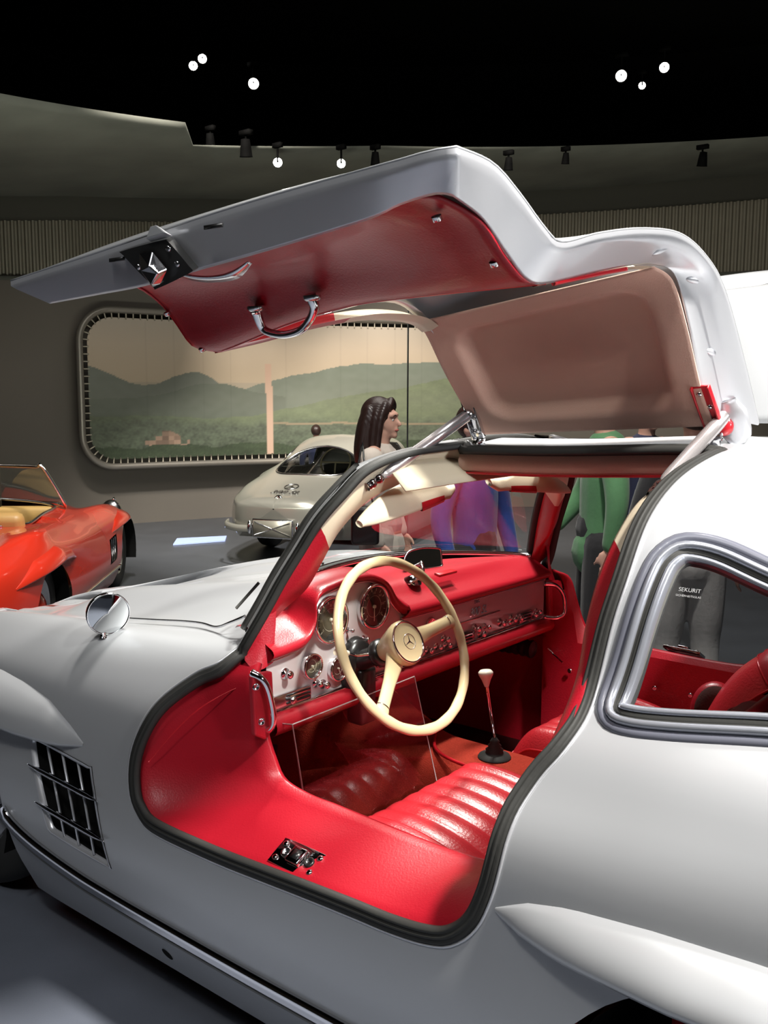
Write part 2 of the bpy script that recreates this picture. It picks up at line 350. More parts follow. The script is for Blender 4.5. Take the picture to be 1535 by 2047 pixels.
# ---- underside and wheels
g=G();boxv(g,(-.1,0,.17),(3.9,1.44,.06));g.build('undertray',BLACKM,CAR)
for nm,x0,x1 in(('rear_wheel_well',-1.74,-.72),('front_wheel_well',.86,1.55)):
    for s in(1,-1):
        g=G();th=np.linspace(-.35,math.pi+.35,24);cx=(x0+x1)/2;a=(x1-x0)/2+.01;zb=.36 if x0<0 else .31
        A=np.stack([cx+a*np.cos(th),np.full(24,s*.872),.33+zb*np.sin(th)],1);B=A*[1,.62,1]
        g.add(np.stack([A,B],1).reshape(-1,3),gridf(24,2));g.add(list(B)+[(cx,s*.54,.33)],[(i,i+1,24) for i in range(23)]);g.build(nm,BLACKM,CAR)
def wheel(parent,c,side,R=.335,wd=.17,name='wheel',cap_m=None):
    w_=bpy.data.objects.new(name,None);link(w_,parent);ax=(0,side,0)
    g=G();lathe(g,c,ax,[(R*.62,-wd/2),(R*.9,-wd/2),(R*.985,-wd*.38),(R,-wd*.2),(R,wd*.2),(R*.985,wd*.38),(R*.9,wd/2),(R*.66,wd/2),(R*.62,wd*.4)],40);g.build('tyre',TYRE,w_)
    g=G();lathe(g,c,ax,[(.001,wd*.1),(R*.35,wd*.12),(R*.4,wd*.3),(R*.58,wd*.33),(R*.62,wd*.42),(R*.665,wd*.46)],40);g.build('rim',CHROMED,w_)
    g=G();lathe(g,c,ax,[(R*.36,wd*.2),(R*.33,wd*.42),(R*.2,wd*.55),(.001,wd*.6)],32);g.build('hub_cap',cap_m or SILVER,w_)
for x in(1.2,-1.225):
    for s in(1,-1): wheel(CAR,(x,s*.70,.335),s)
# ---- wheel arch flares
def flare(name,xs,zu,zl,h,side,parent=None,m=None):
    R=[]
    for x,u,l,hh in zip(xs,zu,zl,h):
        row=[]
        for q in np.linspace(1,0,12):
            z=l+(u-l)*q;y=S(np.array(x),np.array(t_of(x,z,2,.3,6)))[1];row.append((x,y+hh*(1-q*q)**.7+.0015*(q<1)-.002*(q==1),z))
        y0=row[-1][1]
        row+=[(x,y0-.004,l-.006),(x,y0-hh-.02,l-.004)];row.append((x,y0-hh-.03,l+.01));R.append(row)
    R=np.array(R)*[1,side,1];return patch(name,R if side<0 else R[:,::-1],m or SILVER,parent or CAR)
xr=np.linspace(-.598,-1.80,44);xf=np.linspace(.522,1.85,44)
for s in(1,-1):
    flare('wheel_arch_flare',xr,np.interp(-xr,[.598,.65,.72,.85,1.0,1.3,1.6,1.8],[.606,.632,.648,.662,.672,.68,.65,.60]),np.interp(-xr,[.598,.66,.72,.85,1.0,1.3,1.6,1.8],[.600,.594,.592,.602,.614,.62,.60,.59]),np.interp(-xr,[.598,.65,.75,.9,1.1,1.5,1.8],[.0,.02,.045,.072,.085,.07,0]),s)
    flare('wheel_arch_flare',xf,np.interp(xf,[.522,.57,.674,.788,.9,1.1,1.4,1.85],[.597,.622,.664,.684,.695,.70,.68,.56]),np.interp(xf,[.522,.6,.735,.87,1.2,1.5,1.85],[.592,.583,.588,.597,.605,.60,.55]),np.interp(xf,[.522,.6,.72,.87,1.1,1.5,1.85],[0,.022,.045,.062,.075,.06,0]),s)
# ---- rocker chrome strip
rp=np.array([(x,xt(x,t_of(x,z,2,.3,3))[1]+.004,z) for x,z in((.835,.36),(.80,.333),(.70,.303),(.538,.279),(.40,.271),(.238,.267),(-.04,.264),(-.29,.266),(-.5,.267),(-.70,.268))])
for s in(1,-1):
    g=G();sweep(g,crv(rp,60)*[1,s,1],[(.017,-.002),(.016,.006),(.008,.012),(0,.010),(-.008,.012),(-.016,.006),(-.017,-.002)],up=(0,s,0));g.build('rocker_strip',CHROME,CAR)
    g=G();P=crv(rp,60)*[1,s,1];P[:,2]-=.022;sweep(g,P,[(.004,-.002),(.003,.003),(-.003,.003),(-.004,-.002)],up=(0,s,0));g.build('rocker_gasket',RUBBERG,CAR)
g=G();e=xt(.271,.5);YJ=float(xt(.268,t_of(.268,.167,2,0,1.2))[1]);NJ=NRM(np.array(.268),np.array(t_of(.268,.167,2,0,1.2)));NJ=NJ*np.sign(NJ[1]);JC=np.array([.268,YJ,.167])+NJ*.001;eJ,hJ,_a=basis(NJ);lathe(g,JC,NJ,[(.017,-.05),(.0165,.0),(.0175,.0008),(.0175,-.01)],24);g.add([JC+NJ*.0005+eJ*.0165*math.cos(a)+hJ*.0165*math.sin(a) for a in np.linspace(0,2*math.pi,24,endpoint=False)],[tuple(range(24))],1);g.build('jacking_hole',[SILVER,BLACKM],CAR)
# ---- side vent
VN=bpy.data.objects.new('side_vent',None);link(VN,CAR)
vp=np.array([xt(a,b) for a,b in vent]);vc=vp.mean(0)
def off(P,d,ctr): 
    q=P-ctr;L=np.linalg.norm(q,axis=1,keepdims=True);return P-q/L*d
A=vp+[0,.002,0];B=off(vp,.006,vc)+[0,.003,0];Cc=off(vp,.009,vc)+[0,-.010,0]
mesh('vent_surround',np.stack([A,B,Cc],1).reshape(-1,3),gridf(48,3,True),SILVER2,VN)
mesh('vent_recess',np.vstack([Cc,off(vp,.012,vc)+[0,-.10,0]]),[(i,(i+1)%48,48+(i+1)%48,48+i) for i in range(48)]+[tuple(range(48,96))],BLACKM,VN)
TL,TR,BR,BL=[xt(*q) for q in((.722,3.16),(.478,3.03),(.395,1.66),(.630,1.72))]
for k in(1,2,3):
    a=TL+(TR-TL)*k/4;b=BL+(BR-BL)*k/4;g=G()
    ax=(a-b)/np.linalg.norm(a-b)
    boxv(g,(a+b)/2-[0,.004,0],(.0035,.005,np.linalg.norm(a-b)),[np.cross([0,1,0],ax),[0,1,0],ax]);g.build('vent_slat',SILVER2,VN)
for q in(.28,.70):
    a=TL+(BL-TL)*q;b=TR+(BR-TR)*q;d=(b-a);a=a-d*.07;b=b+d*.09;a=a+[0,.014,0];b=b+[0,.014,0]
    g=G();P=a+(b-a)*np.linspace(0,1,16)[:,None];tube(g,P,.0065,8,scale=np.r_[.15,.5,.8,np.ones(10),.9,.6,.2]);g.build('vent_spear',CHROME,VN)
# ---- door opening: seal, sill trim
seal3=np.array([xt(*p) for p in sd])
PIL=[(.174,.655,.878),(.149,.632,.937),(.125,.61,.996),(.093,.585,1.062),(.061,.56,1.127),(.034,.52,1.18),(.012,.46,1.233),(-.020,.36,1.265),(-.064,.24,1.278),(-.085,.205,1.283)]
pil3=crv(PIL,50)
HL3=np.array([S(np.array(x),np.array(10.95)) for x in np.linspace(-.085,-.70,24)])
loop=np.vstack([seal3,pil3[::1][:0]])
front=crv(np.vstack([seal3[:1],PIL]),60)
LOOP=np.vstack([seal3[::-1],front[1:],HL3[1:-1]])
LOOP=crv(LOOP,260,True)
def loopn(P):
    n=np.zeros_like(P);T=np.roll(P,-1,0)-np.roll(P,1,0)
    base=np.stack([np.clip((P[:,0]-.0)*1.2,0,.6)*(P[:,2]>.84),np.clip(P[:,1],.0,.9),np.clip((P[:,2]-.62)*1.5,0,1.2)],1)
    n=base-(base*T).sum(1,keepdims=True)*T/(T*T).sum(1,keepdims=True)
    return n/np.linalg.norm(n,axis=1,keepdims=True)
LN=loopn(LOOP)
ribs=[(.006,-.004),(.004,.004),(0,.007),(-.004,.004),(-.006,.007),(-.010,.007),(-.013,.003),(-.016,.006),(-.020,.005),(-.023,-.002),(-.023,-.008),(.006,-.008)]
lab={1:None,-1:None}
for s in(1,-1):
    g=G();T,U,Bn=frames(LOOP,True,LN)
    # binormal should point out of the opening
    c=np.array([-.2,.7,.8]);sg=np.sign(((LOOP-c)*Bn).sum(1).mean())
    P=LOOP*[1,s,1];
    sweep(g,P,[(a*sg*(1 if s>0 else -1),b) for a,b in ribs],True,LN*[1,s,1]);g.build('door_seal',RUBBER,CAR)
    g=G();sweep(g,P,[(a*sg*(1 if s>0 else -1),b) for a,b in((.010,-.002),(.010,.003),(.006,.004),(.005,-.004))],True,LN*[1,s,1]);g.build('opening_lip',SILVER2,CAR)
# interior trim lofts (kick panel, sill, rear jamb)
OUT=[(.198,.666,.833),(.211,.711,.807),(.254,.739,.782),(.304,.789,.734),(.329,.826,.681),(.345,.85,.605),(.331,.864,.539),(.295,.872,.501),(.236,.877,.482),(.06,.877,.481),(-.083,.877,.487),(-.188,.877,.493),(-.309,.877,.498),(-.399,.877,.501),(-.472,.877,.509),(-.52,.875,.525),(-.56,.87,.564),(-.583,.865,.62),(-.593,.858,.67),(-.597,.842,.714),(-.602,.812,.754),(-.617,.777,.796),(-.639,.747,.834),(-.651,.705,.87),(-.65,.653,.928),(-.655,.624,1.008),(-.666,.587,1.096),(-.67,.523,1.183),(-.68,.445,1.238),(-.693,.343,1.272)]
CRE=[(.150,.655,.812),(.135,.675,.80),(.120,.692,.790),(.108,.700,.770),(.100,.703,.745),(.090,.703,.71),(.078,.703,.67),(.062,.70,.63),(.035,.70,.592),(-.03,.70,.578),(-.11,.70,.576),(-.20,.70,.573),(-.31,.70,.570),(-.40,.70,.570),(-.47,.70,.575),(-.52,.70,.595),(-.555,.70,.63),(-.575,.70,.67),(-.583,.70,.70),(-.588,.70,.735),(-.592,.69,.77),(-.60,.675,.81),(-.606,.665,.845),(-.606,.648,.88),(-.601,.618,.935),(-.600,.593,1.01),(-.605,.558,1.09),(-.614,.498,1.165),(-.626,.428,1.214),(-.66,.33,1.24)]
def trim(s,dz=0,m=RED):
    n=120;O=crv(OUT,n);Cr=crv(CRE,n);N=[]
    rows=[]
    c=np.array([-.2,.7,.8])
    for q in np.linspace(0,1,11):
        P=O*(1-q)+Cr*q
        # concave bowl at the front, soft pad on the sill
        fr=np.clip((O[:,0]-.0)/.25,0,1)[:,None];bow=4*q*(1-q)
        P=P+fr*bow*np.array([.055,-.0,-.012])+(1-fr)*bow*np.array([0,0,.006])
        if q==0: P=P-np.array([0,.012,0])
        rows.append(P)
    inner=Cr*1.0;inner[:,1]-=.012;rows.append(inner+[0,0,-.004])
    deep=Cr.copy();lowz=(O[:,2]<.545) if s>0 else (O[:,2]<.75);deep[:,1]=np.where(lowz,.63,deep[:,1]-.006);deep[:,2]=np.where(lowz,.24,deep[:,2]);deep[:,0]+=np.where(lowz,0,np.where(O[:,0]>0,.035,-.03));rows.append(deep)
    R=np.stack(rows,1);R=R*[1,s,1]
    if dz: R[...,2]+=dz*np.clip((.95-R[...,2])/.3,0,1)
    nu,nv=R.shape[:2];Fc=gridf(nu,nv)
    mi=[1 if R[f[0]//nv,0,2]>1.085 else 0 for f in Fc]
    if s<0: Fc=[f[::-1] for f in Fc]
    return mesh('sill_trim',R.reshape(-1,3),Fc,[m,CREAM],CAR,mi=mi)
tr1=trim(1);tr2=trim(-1,.042)
# moulded arm-rest block on the kick panel, stitched seam
g=G();sw=crv([(.33,.845,.60),(.285,.815,.665),(.24,.78,.72),(.20,.73,.755),(.165,.69,.775)],24)
tube(g,sw+[-.022,-.01,0],.0014,6);g.build('kick_panel_piping',REDP,CAR)
# sill latch plates
def latchplate(c,s):
    L=bpy.data.objects.new('striker_plate',None);link(L,CAR);c=np.array(c);e=np.array([1,0,.02]);n=np.array([0,.46*s,.89]);e/=np.linalg.norm(e);n/=np.linalg.norm(n);h=np.cross(n,e)
    g=G();V=[]
    ol=crv([(-.057,-.024),(-.05,-.029),(.05,-.029),(.057,-.022),(.057,.022),(.05,.029),(-.05,.029),(-.057,.022)],40,True)
    top=[c+e*a+h*b+n*.004 for a,b in ol];bot=[c+e*a+h*b-n*.004 for a,b in ol]
    g.add(top+bot,[tuple(range(40))]+[(i,40+i,40+(i+1)%40,(i+1)%40) for i in range(40)]);g.build('plate',CHROME,L,bevel=.001)
    g=G();boxv(g,c+n*.009,(.034,.036,.012),[e,h,n]);g.build('raised_bridge',CHROME,L,bevel=.003)
    g=G();boxv(g,c+n*.0155,(.018,.020,.002),[e,h,n]);g.build('latch_slot',BLACK,L)
    for a,b in((-.045,-.017),(-.045,.017),(.045,-.017),(.045,.017)):
        g=G();lathe(g,c+e*a+h*b+n*.004,n,[(.0065,0),(.0062,.003),(.003,.0045),(.0005,.0045)],14);g.build('screw',CHROME,L)
    for a in(-.030,.030):
        g=G();lathe(g,c+e*a+n*.004,n,[(.011,0),(.011,.004),(.007,.006),(.006,.001),(.0005,.001)],16);g.build('rubber_buffer',CHROMED if a>0 else BLACK,L)
latchplate((-.130,.822,.514),1);latchplate((-.262,-.735,.612),-1)
# ---- windshield, pillars, roof trim
def wsp(u,v,o=0):
    xb,yb,zb=.45-.235*u*u,.615*u,.908-.038*abs(u)**2
    xt_,yt,zt=-.040+.085*u*u,.455*u,1.283-.068*u*u
    b=4*v*(1-v)*.022
    p=np.array([xb+(xt_-xb)*v,yb+(yt-yb)*v,zb+(zt-zb)*v])
    n=np.array([.62,.25*u,.75]);n/=np.linalg.norm(n);return p+n*(b+o)
Rw=np.array([[wsp(u,v) for v in np.linspace(0,1,16)] for u in np.linspace(-1,1,36)])
patch('windshield',Rw,GLASS,CAR)
per=np.array([wsp(u,0) for u in np.linspace(-1,1,30)]+[wsp(1,v) for v in np.linspace(.05,.95,20)]+[wsp(u,1) for u in np.linspace(1,-1,30)]+[wsp(-1,v) for v in np.linspace(.95,.05,20)])
per=crv(per,200,True)
g=G();sweep(g,per,[(-.016,-.004),(-.014,.006),(-.006,.010),(0,.006),(.006,.011),(.014,.006),(.018,-.004),(0,-.010)],True,np.tile([.62,0,.75],(200,1)));g.build('windshield_gasket',RUBBER,CAR)
g=G();sweep(g,per+np.array([.62,0,.75])*.011,[(-.004,0),(-.003,.004),(.003,.004),(.004,0)],True,np.tile([.62,0,.75],(200,1)));g.build('windshield_bead',CHROME,CAR)
g=G();b=np.array([wsp(u,.0,-.003) for u in np.linspace(-.97,.97,40)])+[-.022,0,.008];sweep(g,b,circ(.008,8),False);g.build('inner_glass_trim',CHROME,CAR)
PB=[(.205,.600,.838),(.160,.578,.905),(.106,.550,.962),(.080,.528,1.02),(.052,.507,1.085),(.036,.462,1.132),(.026,.410,1.165),(.006,.31,1.195),(-.03,.215,1.220),(-.075,.185,1.228)]
n=60;PA=crv(PIL,n);PBc=crv(PB,n)
for s in(1,-1):
    # inner trim face, red below and cream above
    W_=np.array([wsp(1,q) for q in np.linspace(0,1,30)]+[wsp(u,1) for u in np.linspace(.97,.42,12)]);Wc=crv(W_,n)-np.array([.62,0,.75])*.012
    rows=[PA*1.0,PA*.92+PBc*.08+[-.006,0,0],PA*.5+PBc*.5+[-.008,-.0,-.002],PBc,PBc+[.012,-.002,.0],Wc]
    R=np.stack(rows,1)*[1,s,1];nu,nv=R.shape[:2];Fc=gridf(nu,nv);mi=[1 if R[f[0]//nv,0,2]>1.12 else 0 for f in Fc]
    mesh('pillar_trim',R.reshape(-1,3),Fc if s>0 else [f[::-1] for f in Fc],[REDD,CREAM],CAR,mi=mi)
    # outer pillar skin
    Wo=crv(W_,n)+np.array([.62,0,.75])*.002
    md=(PA+Wo)/2+np.array([.02,.012*0,.01]);R=np.stack([PA+[.0,.002,.002],md,Wo],1)*[1,s,1]
    patch('pillar_skin',R if s<0 else R[:,::-1],SILVER,CAR)
    g=G();o=crv(np.array([PIL[i] for i in range(0,7)]),40)+[.014,.006,.004]
    sweep(g,o*[1,s,1],[(-.012,0),(-.008,.008),(0,.006),(.006,.010),(.012,.006),(.013,0)],False,np.tile([.55,.75*s,.3],(40,1)));g.build('pillar_rubber',RUBBER,CAR)
    # cantrail: black gutter, cream side, red piping
    H=np.array([S(np.array(x),np.array(10.95)) for x in np.linspace(-.075,-.70,30)])
    R=np.stack([H+[0,-.003,-.001],H+[0,-.012,-.016]],1)*[1,s,1];patch('roof_gutter',R,RUBBER,CAR,thick=.002)
    R=np.stack([H+[0,-.012,-.016],H+[0,-.006,-.03],H+[0,-.012,-.052],H+[0,-.03,-.060],H+[0,-.05,-.058]],1)*[1,s,1];patch('cantrail_lining',R,BEIGE,CAR)
    g=G();tube(g,(H+[0,-.018,-.060])*[1,s,1],.003,6);g.build('cantrail_piping',REDP,CAR)
# header lining and roof lining
R=np.array([[ (-.065+.075*(abs(y)/.45)**2*1.2-.045*q, y, 1.262-.11*y*y-.045*q-.0) for q in(0,.5,1,1.4)] for y in np.linspace(-.40,.40,30)])
patch('header_lining',R,CREAM,CAR,thick=.004)
R=np.array([[(x,y,1.243+.012*(1-(y/.2)**2)) for y in np.linspace(-.19,.19,8)] for x in np.linspace(-.09,-.74,14)])
patch('roof_lining',R,BEIGE,CAR)
# dark hinge pocket
g=G();boxv(g,(-.115,.186,1.238),(.042,.02,.046));g.build('hinge_pocket',BLACKM,CAR)
# rear cabin: bulkhead, shelf
g=G()
boxv(g,(-.80,0,.52),(.02,1.24,.60));g.build('rear_bulkhead',RED,CAR)
g=G();boxv(g,(-1.15,0,.80),(.7,1.24,.02));g.build('parcel_shelf',RED,CAR)
# sun visors
def visor(s,name='sun_visor'):
    v=bpy.data.objects.new(name,None);link(v,CAR);n=40;V=[];mi=[]
    ys=np.linspace(.085,.478,n);rows=[]
    for y in ys:
        q=(y-.085)/(.393);top=1.176+.028*math.sin(math.pi*min(1,(1-q)*1.1))**.6-(.058*q**2.2);w=.070*math.sin(math.pi*min(max(q*.93+.05,0),1))**.55
        x=.045-.03*q;r=[]
        for a in np.linspace(0,2*math.pi,14,endpoint=False):
            r.append((x+.010*math.cos(a)*1.0-(.45*w*(1-math.sin(a))/2),y*s,top-w*(1-math.sin(a))/2))
        rows.append(r)
    R=np.array(rows);Fc=gridf(n,14,False,True);mi=[1 if .165<R[f[0]//14,0,1]*s<.255 and False else 0 for f in Fc]
    mesh('visor_pad',R.reshape(-1,3),Fc+[tuple(range(14))[::-1],tuple(range((n-1)*14,n*14))],[CREAM],v)
    sel=[i for i in range(n) if .15<ys[i]<.275];c=R[sel].mean(1,keepdims=True);Q=c+(R[sel]-c)*1.10;Q=Q[:, [9,10,11,12,13,0,1]] if False else Q
    # red band along the lower half
    Q=Q[:,[8,9,10,11,12,13,0]] ;mesh('red_band',Q.reshape(-1,3),gridf(len(sel),7),[REDP],v)
visor(1);visor(-1)
# ---- quarter windows
for s in(1,-1):
    q_=bpy.data.objects.new('quarter_window',None);link(q_,CAR)
    qp=np.array([xt(a,b) for a,b in qwin]);qp=crv(qp,90,True);qn=np.array([0,.86,.5])
    sy=np.array([1,s,1])
    c=qp.mean(0);T=np.roll(qp,-1,0)-np.roll(qp,1,0);T/=np.linalg.norm(T,axis=1,keepdims=True);inw=np.cross(T,qn);inw*=np.sign(((c-qp)*inw).sum(1).mean())
    def rng_(d,o): return (qp+inw*d+qn*o)*sy
    def strip(name,spec,m):
        R=np.stack([rng_(d,o) for d,o in spec],1);mesh(name,R.reshape(-1,3),gridf(90,len(spec),True),[m],q_)
    strip('outer_rubber',[(-.012,-.002),(-.012,.004),(-.004,.009),(.004,.006),(.006,.002)],SLATE)
    strip('chrome_frame',[(.005,.003),(.007,.010),(.012,.013),(.017,.011),(.020,.004)],SATIN)
    strip('rubber_channel',[(.019,.005),(.023,.002),(.028,.006),(.030,.001)],RUBBER)
    strip('inner_chrome',[(.029,.001),(.031,.008),(.036,.009),(.041,.003),(.043,-.006)],SATIN)
    R=np.stack([rng_(.041,-.002),rng_(.0445,-.010),rng_(.045,-.016)],1);mesh('window_reveal',R.reshape(-1,3),gridf(90,3,True),[RUBBERG],q_)
    cc_=np.array(qwin);cm=cc_.mean(0);fillsurf('glass',cm+(cc_-cm)*.90,GLASSD,q_,s,-.006)
    if s>0:
        P=np.array([(-.730,.565,1.086),(-.80,.557,1.086)]);WH=mat('etched_white',(.32,.32,.32),.6)
        e=np.array([-1,-.07,0]);e/=np.linalg.norm(e);u=np.cross(np.array([0.02,.86,.5]),e);nn=np.cross(e,u)
        QM=(e,u/np.linalg.norm(u),nn/np.linalg.norm(nn))
        textmesh('etched_mark','SEKURIT',.0095,m4(*QM,(-.772,.577,1.083)),WH,q_,0)
        textmesh('etched_mark','SICHERHEITSGLAS',.005,m4(*QM,(-.772,.582,1.074)),WH,q_,0)
# rear window
R=np.array([[S(np.array(-1.27-.48*a),np.array(9.6+2.4*b)) for b in np.linspace(0,1,12)] for a in np.linspace(0,1,12)]);R2=R[:, ::-1]*[1,-1,1];patch('rear_window',np.concatenate([R,R2],1)+[0,0,-.006],GLASSD,CAR)
# ---- floor, tunnel, firewall
def px(g,V,m=0): g.add(V,[tuple(range(len(V)))],m)
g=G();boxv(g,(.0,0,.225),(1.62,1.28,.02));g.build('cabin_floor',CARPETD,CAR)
g=G();px(g,[(.78,.64,.22),(.78,-.64,.22),(.70,-.62,.70),(.70,.62,.70)]);g.build('firewall',BLACKM,CAR)
for s in(1,-1):
    g=G();px(g,[(.10,s*.692,.22),(.80,s*.60,.22),(.80,s*.56,.68),(.45,s*.58,.76),(.12,s*.692,.76)]);g.build('footwell_side',REDD,CAR)
tn=[]
for x in np.linspace(.72,-.78,60):
    h=.445+.10*np.clip((x-.18)/.35,0,1)+.02*np.clip((-.3-x)/.4,0,1);wd=.125+.13*np.clip((x-.12)/.4,0,1)
    tn.append([(x,wd*math.copysign(abs(math.cos(a))**.45,math.cos(a)),.22+(h-.22)*math.sin(a)**.5) for a in np.linspace(0,math.pi,20)])
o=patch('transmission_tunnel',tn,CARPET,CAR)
g=G();bb=crv([(-.30,.115,.44),(-.12,.118,.452),(.02,.10,.452),(.10,.06,.452),(.16,-.02,.455)],24);tube(g,bb,.005,8);g.build('tunnel_piping',REDP,CAR)
# gear lever
GL=bpy.data.objects.new('gear_lever',None);link(GL,CAR)
g=G();lathe(g,(-.048,0,.447),(0,0,1),[(.044,0),(.041,.005),(.026,.010),(.021,.016),(.024,.020),(.015,.027),(.018,.031),(.011,.038),(.013,.042),(.008,.049),(.005,.053)],28);g.build('rubber_boot',RUBBER,GL)
g=G();tube(g,[(-.048,0,.50),(-.03,0,.58),(-.020,0,.640)],.0045,10);g.build('chrome_rod',CHROME,GL)
g=G();ax=np.array([.10,0,1.0]);lathe(g,(-.0205,0,.632),ax,[(.006,0),(.008,.006),(.012,.018),(.0165,.026),(.020,.033),(.0195,.039),(.0145,.044),(.0005,.046)],24);g.build('knob',IVORYW,GL)
# ---- seats
def seat(s,label):
    st=bpy.data.objects.new('seat',None);link(st,CAR);st['label']=label
    y0,y1=.115,.605;nx,ny=56,98;top=[]
    for i in range(nx):
        a=i/(nx-1);x=-.012-.60*a;row=[]
        for j in range(ny):
            b=j/(ny-1);y=y0+(y1-y0)*b
            z=.452+.034*math.sin(math.pi*min(1,a*1.6+.12))+.0*a-.030*np.clip((a-.45)/.5,0,1)
            ff=(b-.13)/.74*6
            if 0<=ff<=6: z+=.0085*abs(math.sin(math.pi*ff))**.6
            else: z+=.010
            ed=min(b,1-b)/.10;z-=.050*(1-min(1,ed))**2.2
            fd=a/.13;z-=.070*(1-min(1,fd))**2.0
            row.append((x+.0*ed,y,z))
        top.append(row)
    T_=np.array(top)*[1,s,1];o=patch('cushion',T_ if s<0 else T_,REDSEAT,st)
    g=G();fr=T_[0];g.add(np.stack([fr,fr+[-.03,0,-.06],fr*[1,1,0]+[-.05,0,.26]],1).reshape(-1,3),gridf(ny,3))
    for e in(T_[:,0],T_[:,-1]): g.add(np.stack([e,e+[0,0,-.05],e*[1,1,0]+[0,0,.26]],1).reshape(-1,3),gridf(nx,3))
    g.build('cushion_side',REDD,st)
    g=G();ed=np.vstack([T_[::-1,0],T_[0],T_[:,-1]]);tube(g,ed+[0,0,.001],.0028,6);g.build('piping',REDP,st)
    # backrest
    n1,n2=30,60;bk=[]
    for i in range(n1):
        a=i/(n1-1);row=[]
        for j in range(n2):
            b=j/(n2-1);y=.13+.45*b;wy=1-(1-min(1,min(b,1-b)/.16))**2.4
            z=.44+(.29+.05*wy)*a;x=(-.545 if s>0 else -.46)-.14*a-.05*(1-wy)-.05*a**6
            ff=(b-.15)/.7*6
            if 0<=ff<=6: x+=.008*abs(math.sin(math.pi*ff))**.6
            row.append((x,y*s,z))
        bk.append(row)
    bk=np.array(bk);patch('backrest',bk,REDSEAT,st)
    rim=np.vstack([bk[:,0],bk[-1],bk[::-1,-1]]);R=np.stack([rim,rim+[-.02,0,.018],rim+[-.07,0,.016],rim+[-.10,0,-.01]],1);patch('backrest_side',R,REDD,st)
    g=G();tube(g,rim,.003,6);g.build('piping',REDP,st)
seat(1,'red pleated seat beside the open sill');seat(-1,'red pleated seat beyond the gear lever')
g=G();sph(g,(0,0,0),1,0,24,14,(.5,.18,.5))
bo=bpy.data.objects.new('side_bolster',None);link(bo,CAR)
ax=np.array([-.35,.85,.25]);g=G();lathe(g,(-.535,-.25,.610),ax,[(.0005,-.03),(.045,-.028),(.058,-.015),(.060,.0),(.055,.012),(.050,.016)],32,sy=1.25);g.build('bolster_pad',RED,bo)
g=G();lathe(g,(-.535,-.25,.610),ax,[(.051,.0155),(.046,.021),(.03,.024),(.0005,.025)],32,sy=1.25);g.build('bolster_face',mat('dark_brown_cloth',(.055,.012,.008),.9,bump=.3),bo)
# far sill inner panel with snap buttons
g=G();px(g,[(.17,-.632,.24),(-.78,-.632,.24),(-.78,-.642,.60),(.05,-.642,.605),(.07,-.645,.70),(.15,-.64,.80),(.17,-.632,.60)]);g.build('sill_side_pocket',REDD,CAR)
for x in(.065,-.03,-.22,-.33,-.44,-.55):
    g=G();lathe(g,(x,-.624,.515),(0,1,0),[(.008,0),(.0075,.003),(.004,.004),(.0005,.003)],12);g.build('snap_button',CHROMED,CAR)
g=G();tube(g,[(.144,-.62,.575),(.079,-.60,.545)],.003,6);g.build('pull_rod',CHROME,CAR)
# ---- dashboard
DB=bpy.data.objects.new('dashboard',None);link(DB,CAR)
XF=.15
cl=[(.087,.812),(.139,.823),(.187,.858),(.22,.905),(.26,.928),(.298,.937),(.371,.938),(.417,.933),(.462,.925),(.485,.902),(.49,.865),(.502,.836),(.529,.815),(.587,.808)]
topl=[(-.595,.808)]+cl+[(.632,.806)]
tc=crv(topl,80)
bot=[(y,.684) for y,z in tc]
g=G();g.add([(XF,y,z) for (y,z) in tc]+[(XF,y,z) for y,z in bot],[(i,i+1,80+i+1,80+i) for i in range(79)]);g.build('instrument_panel',DASHM,DB,smooth=False)
g=G();tube(g,[(XF-.002,y,z) for y,z in tc],.003,8);g.build('panel_trim',CHROMED,DB)
# padded cowl rolled around the panel top and back to the windshield
rows=[]
for y,z in tc:
    bump_=np.clip((z-.81)/.125,0,1);u=max(-1,min(1,y/.615))
    zb=.893-.02*u*u;xb=.40-.20*u*u
    top=z+.040*(1-bump_)+.020*bump_
    pr=[(XF,z+.0),(XF-.014-.006*(1-bump_),z+.010),(XF-.014-.010*(1-bump_),z+.026*(1-bump_)+.015*bump_),(XF,top),(XF+.03,top+.016*(1-bump_)),(XF+.07,max(top+.004,zb)+.004),(max(xb-.07,XF+.08),max(zb+.012*bump_,top-.02)),(max(xb-.02,XF+.09),zb+.004),(max(xb,XF+.10),zb-.004)]
    q=crv([(a,y,b) for a,b in pr],22);rows.append(q)
patch('padded_cowl',rows,RED,DB)
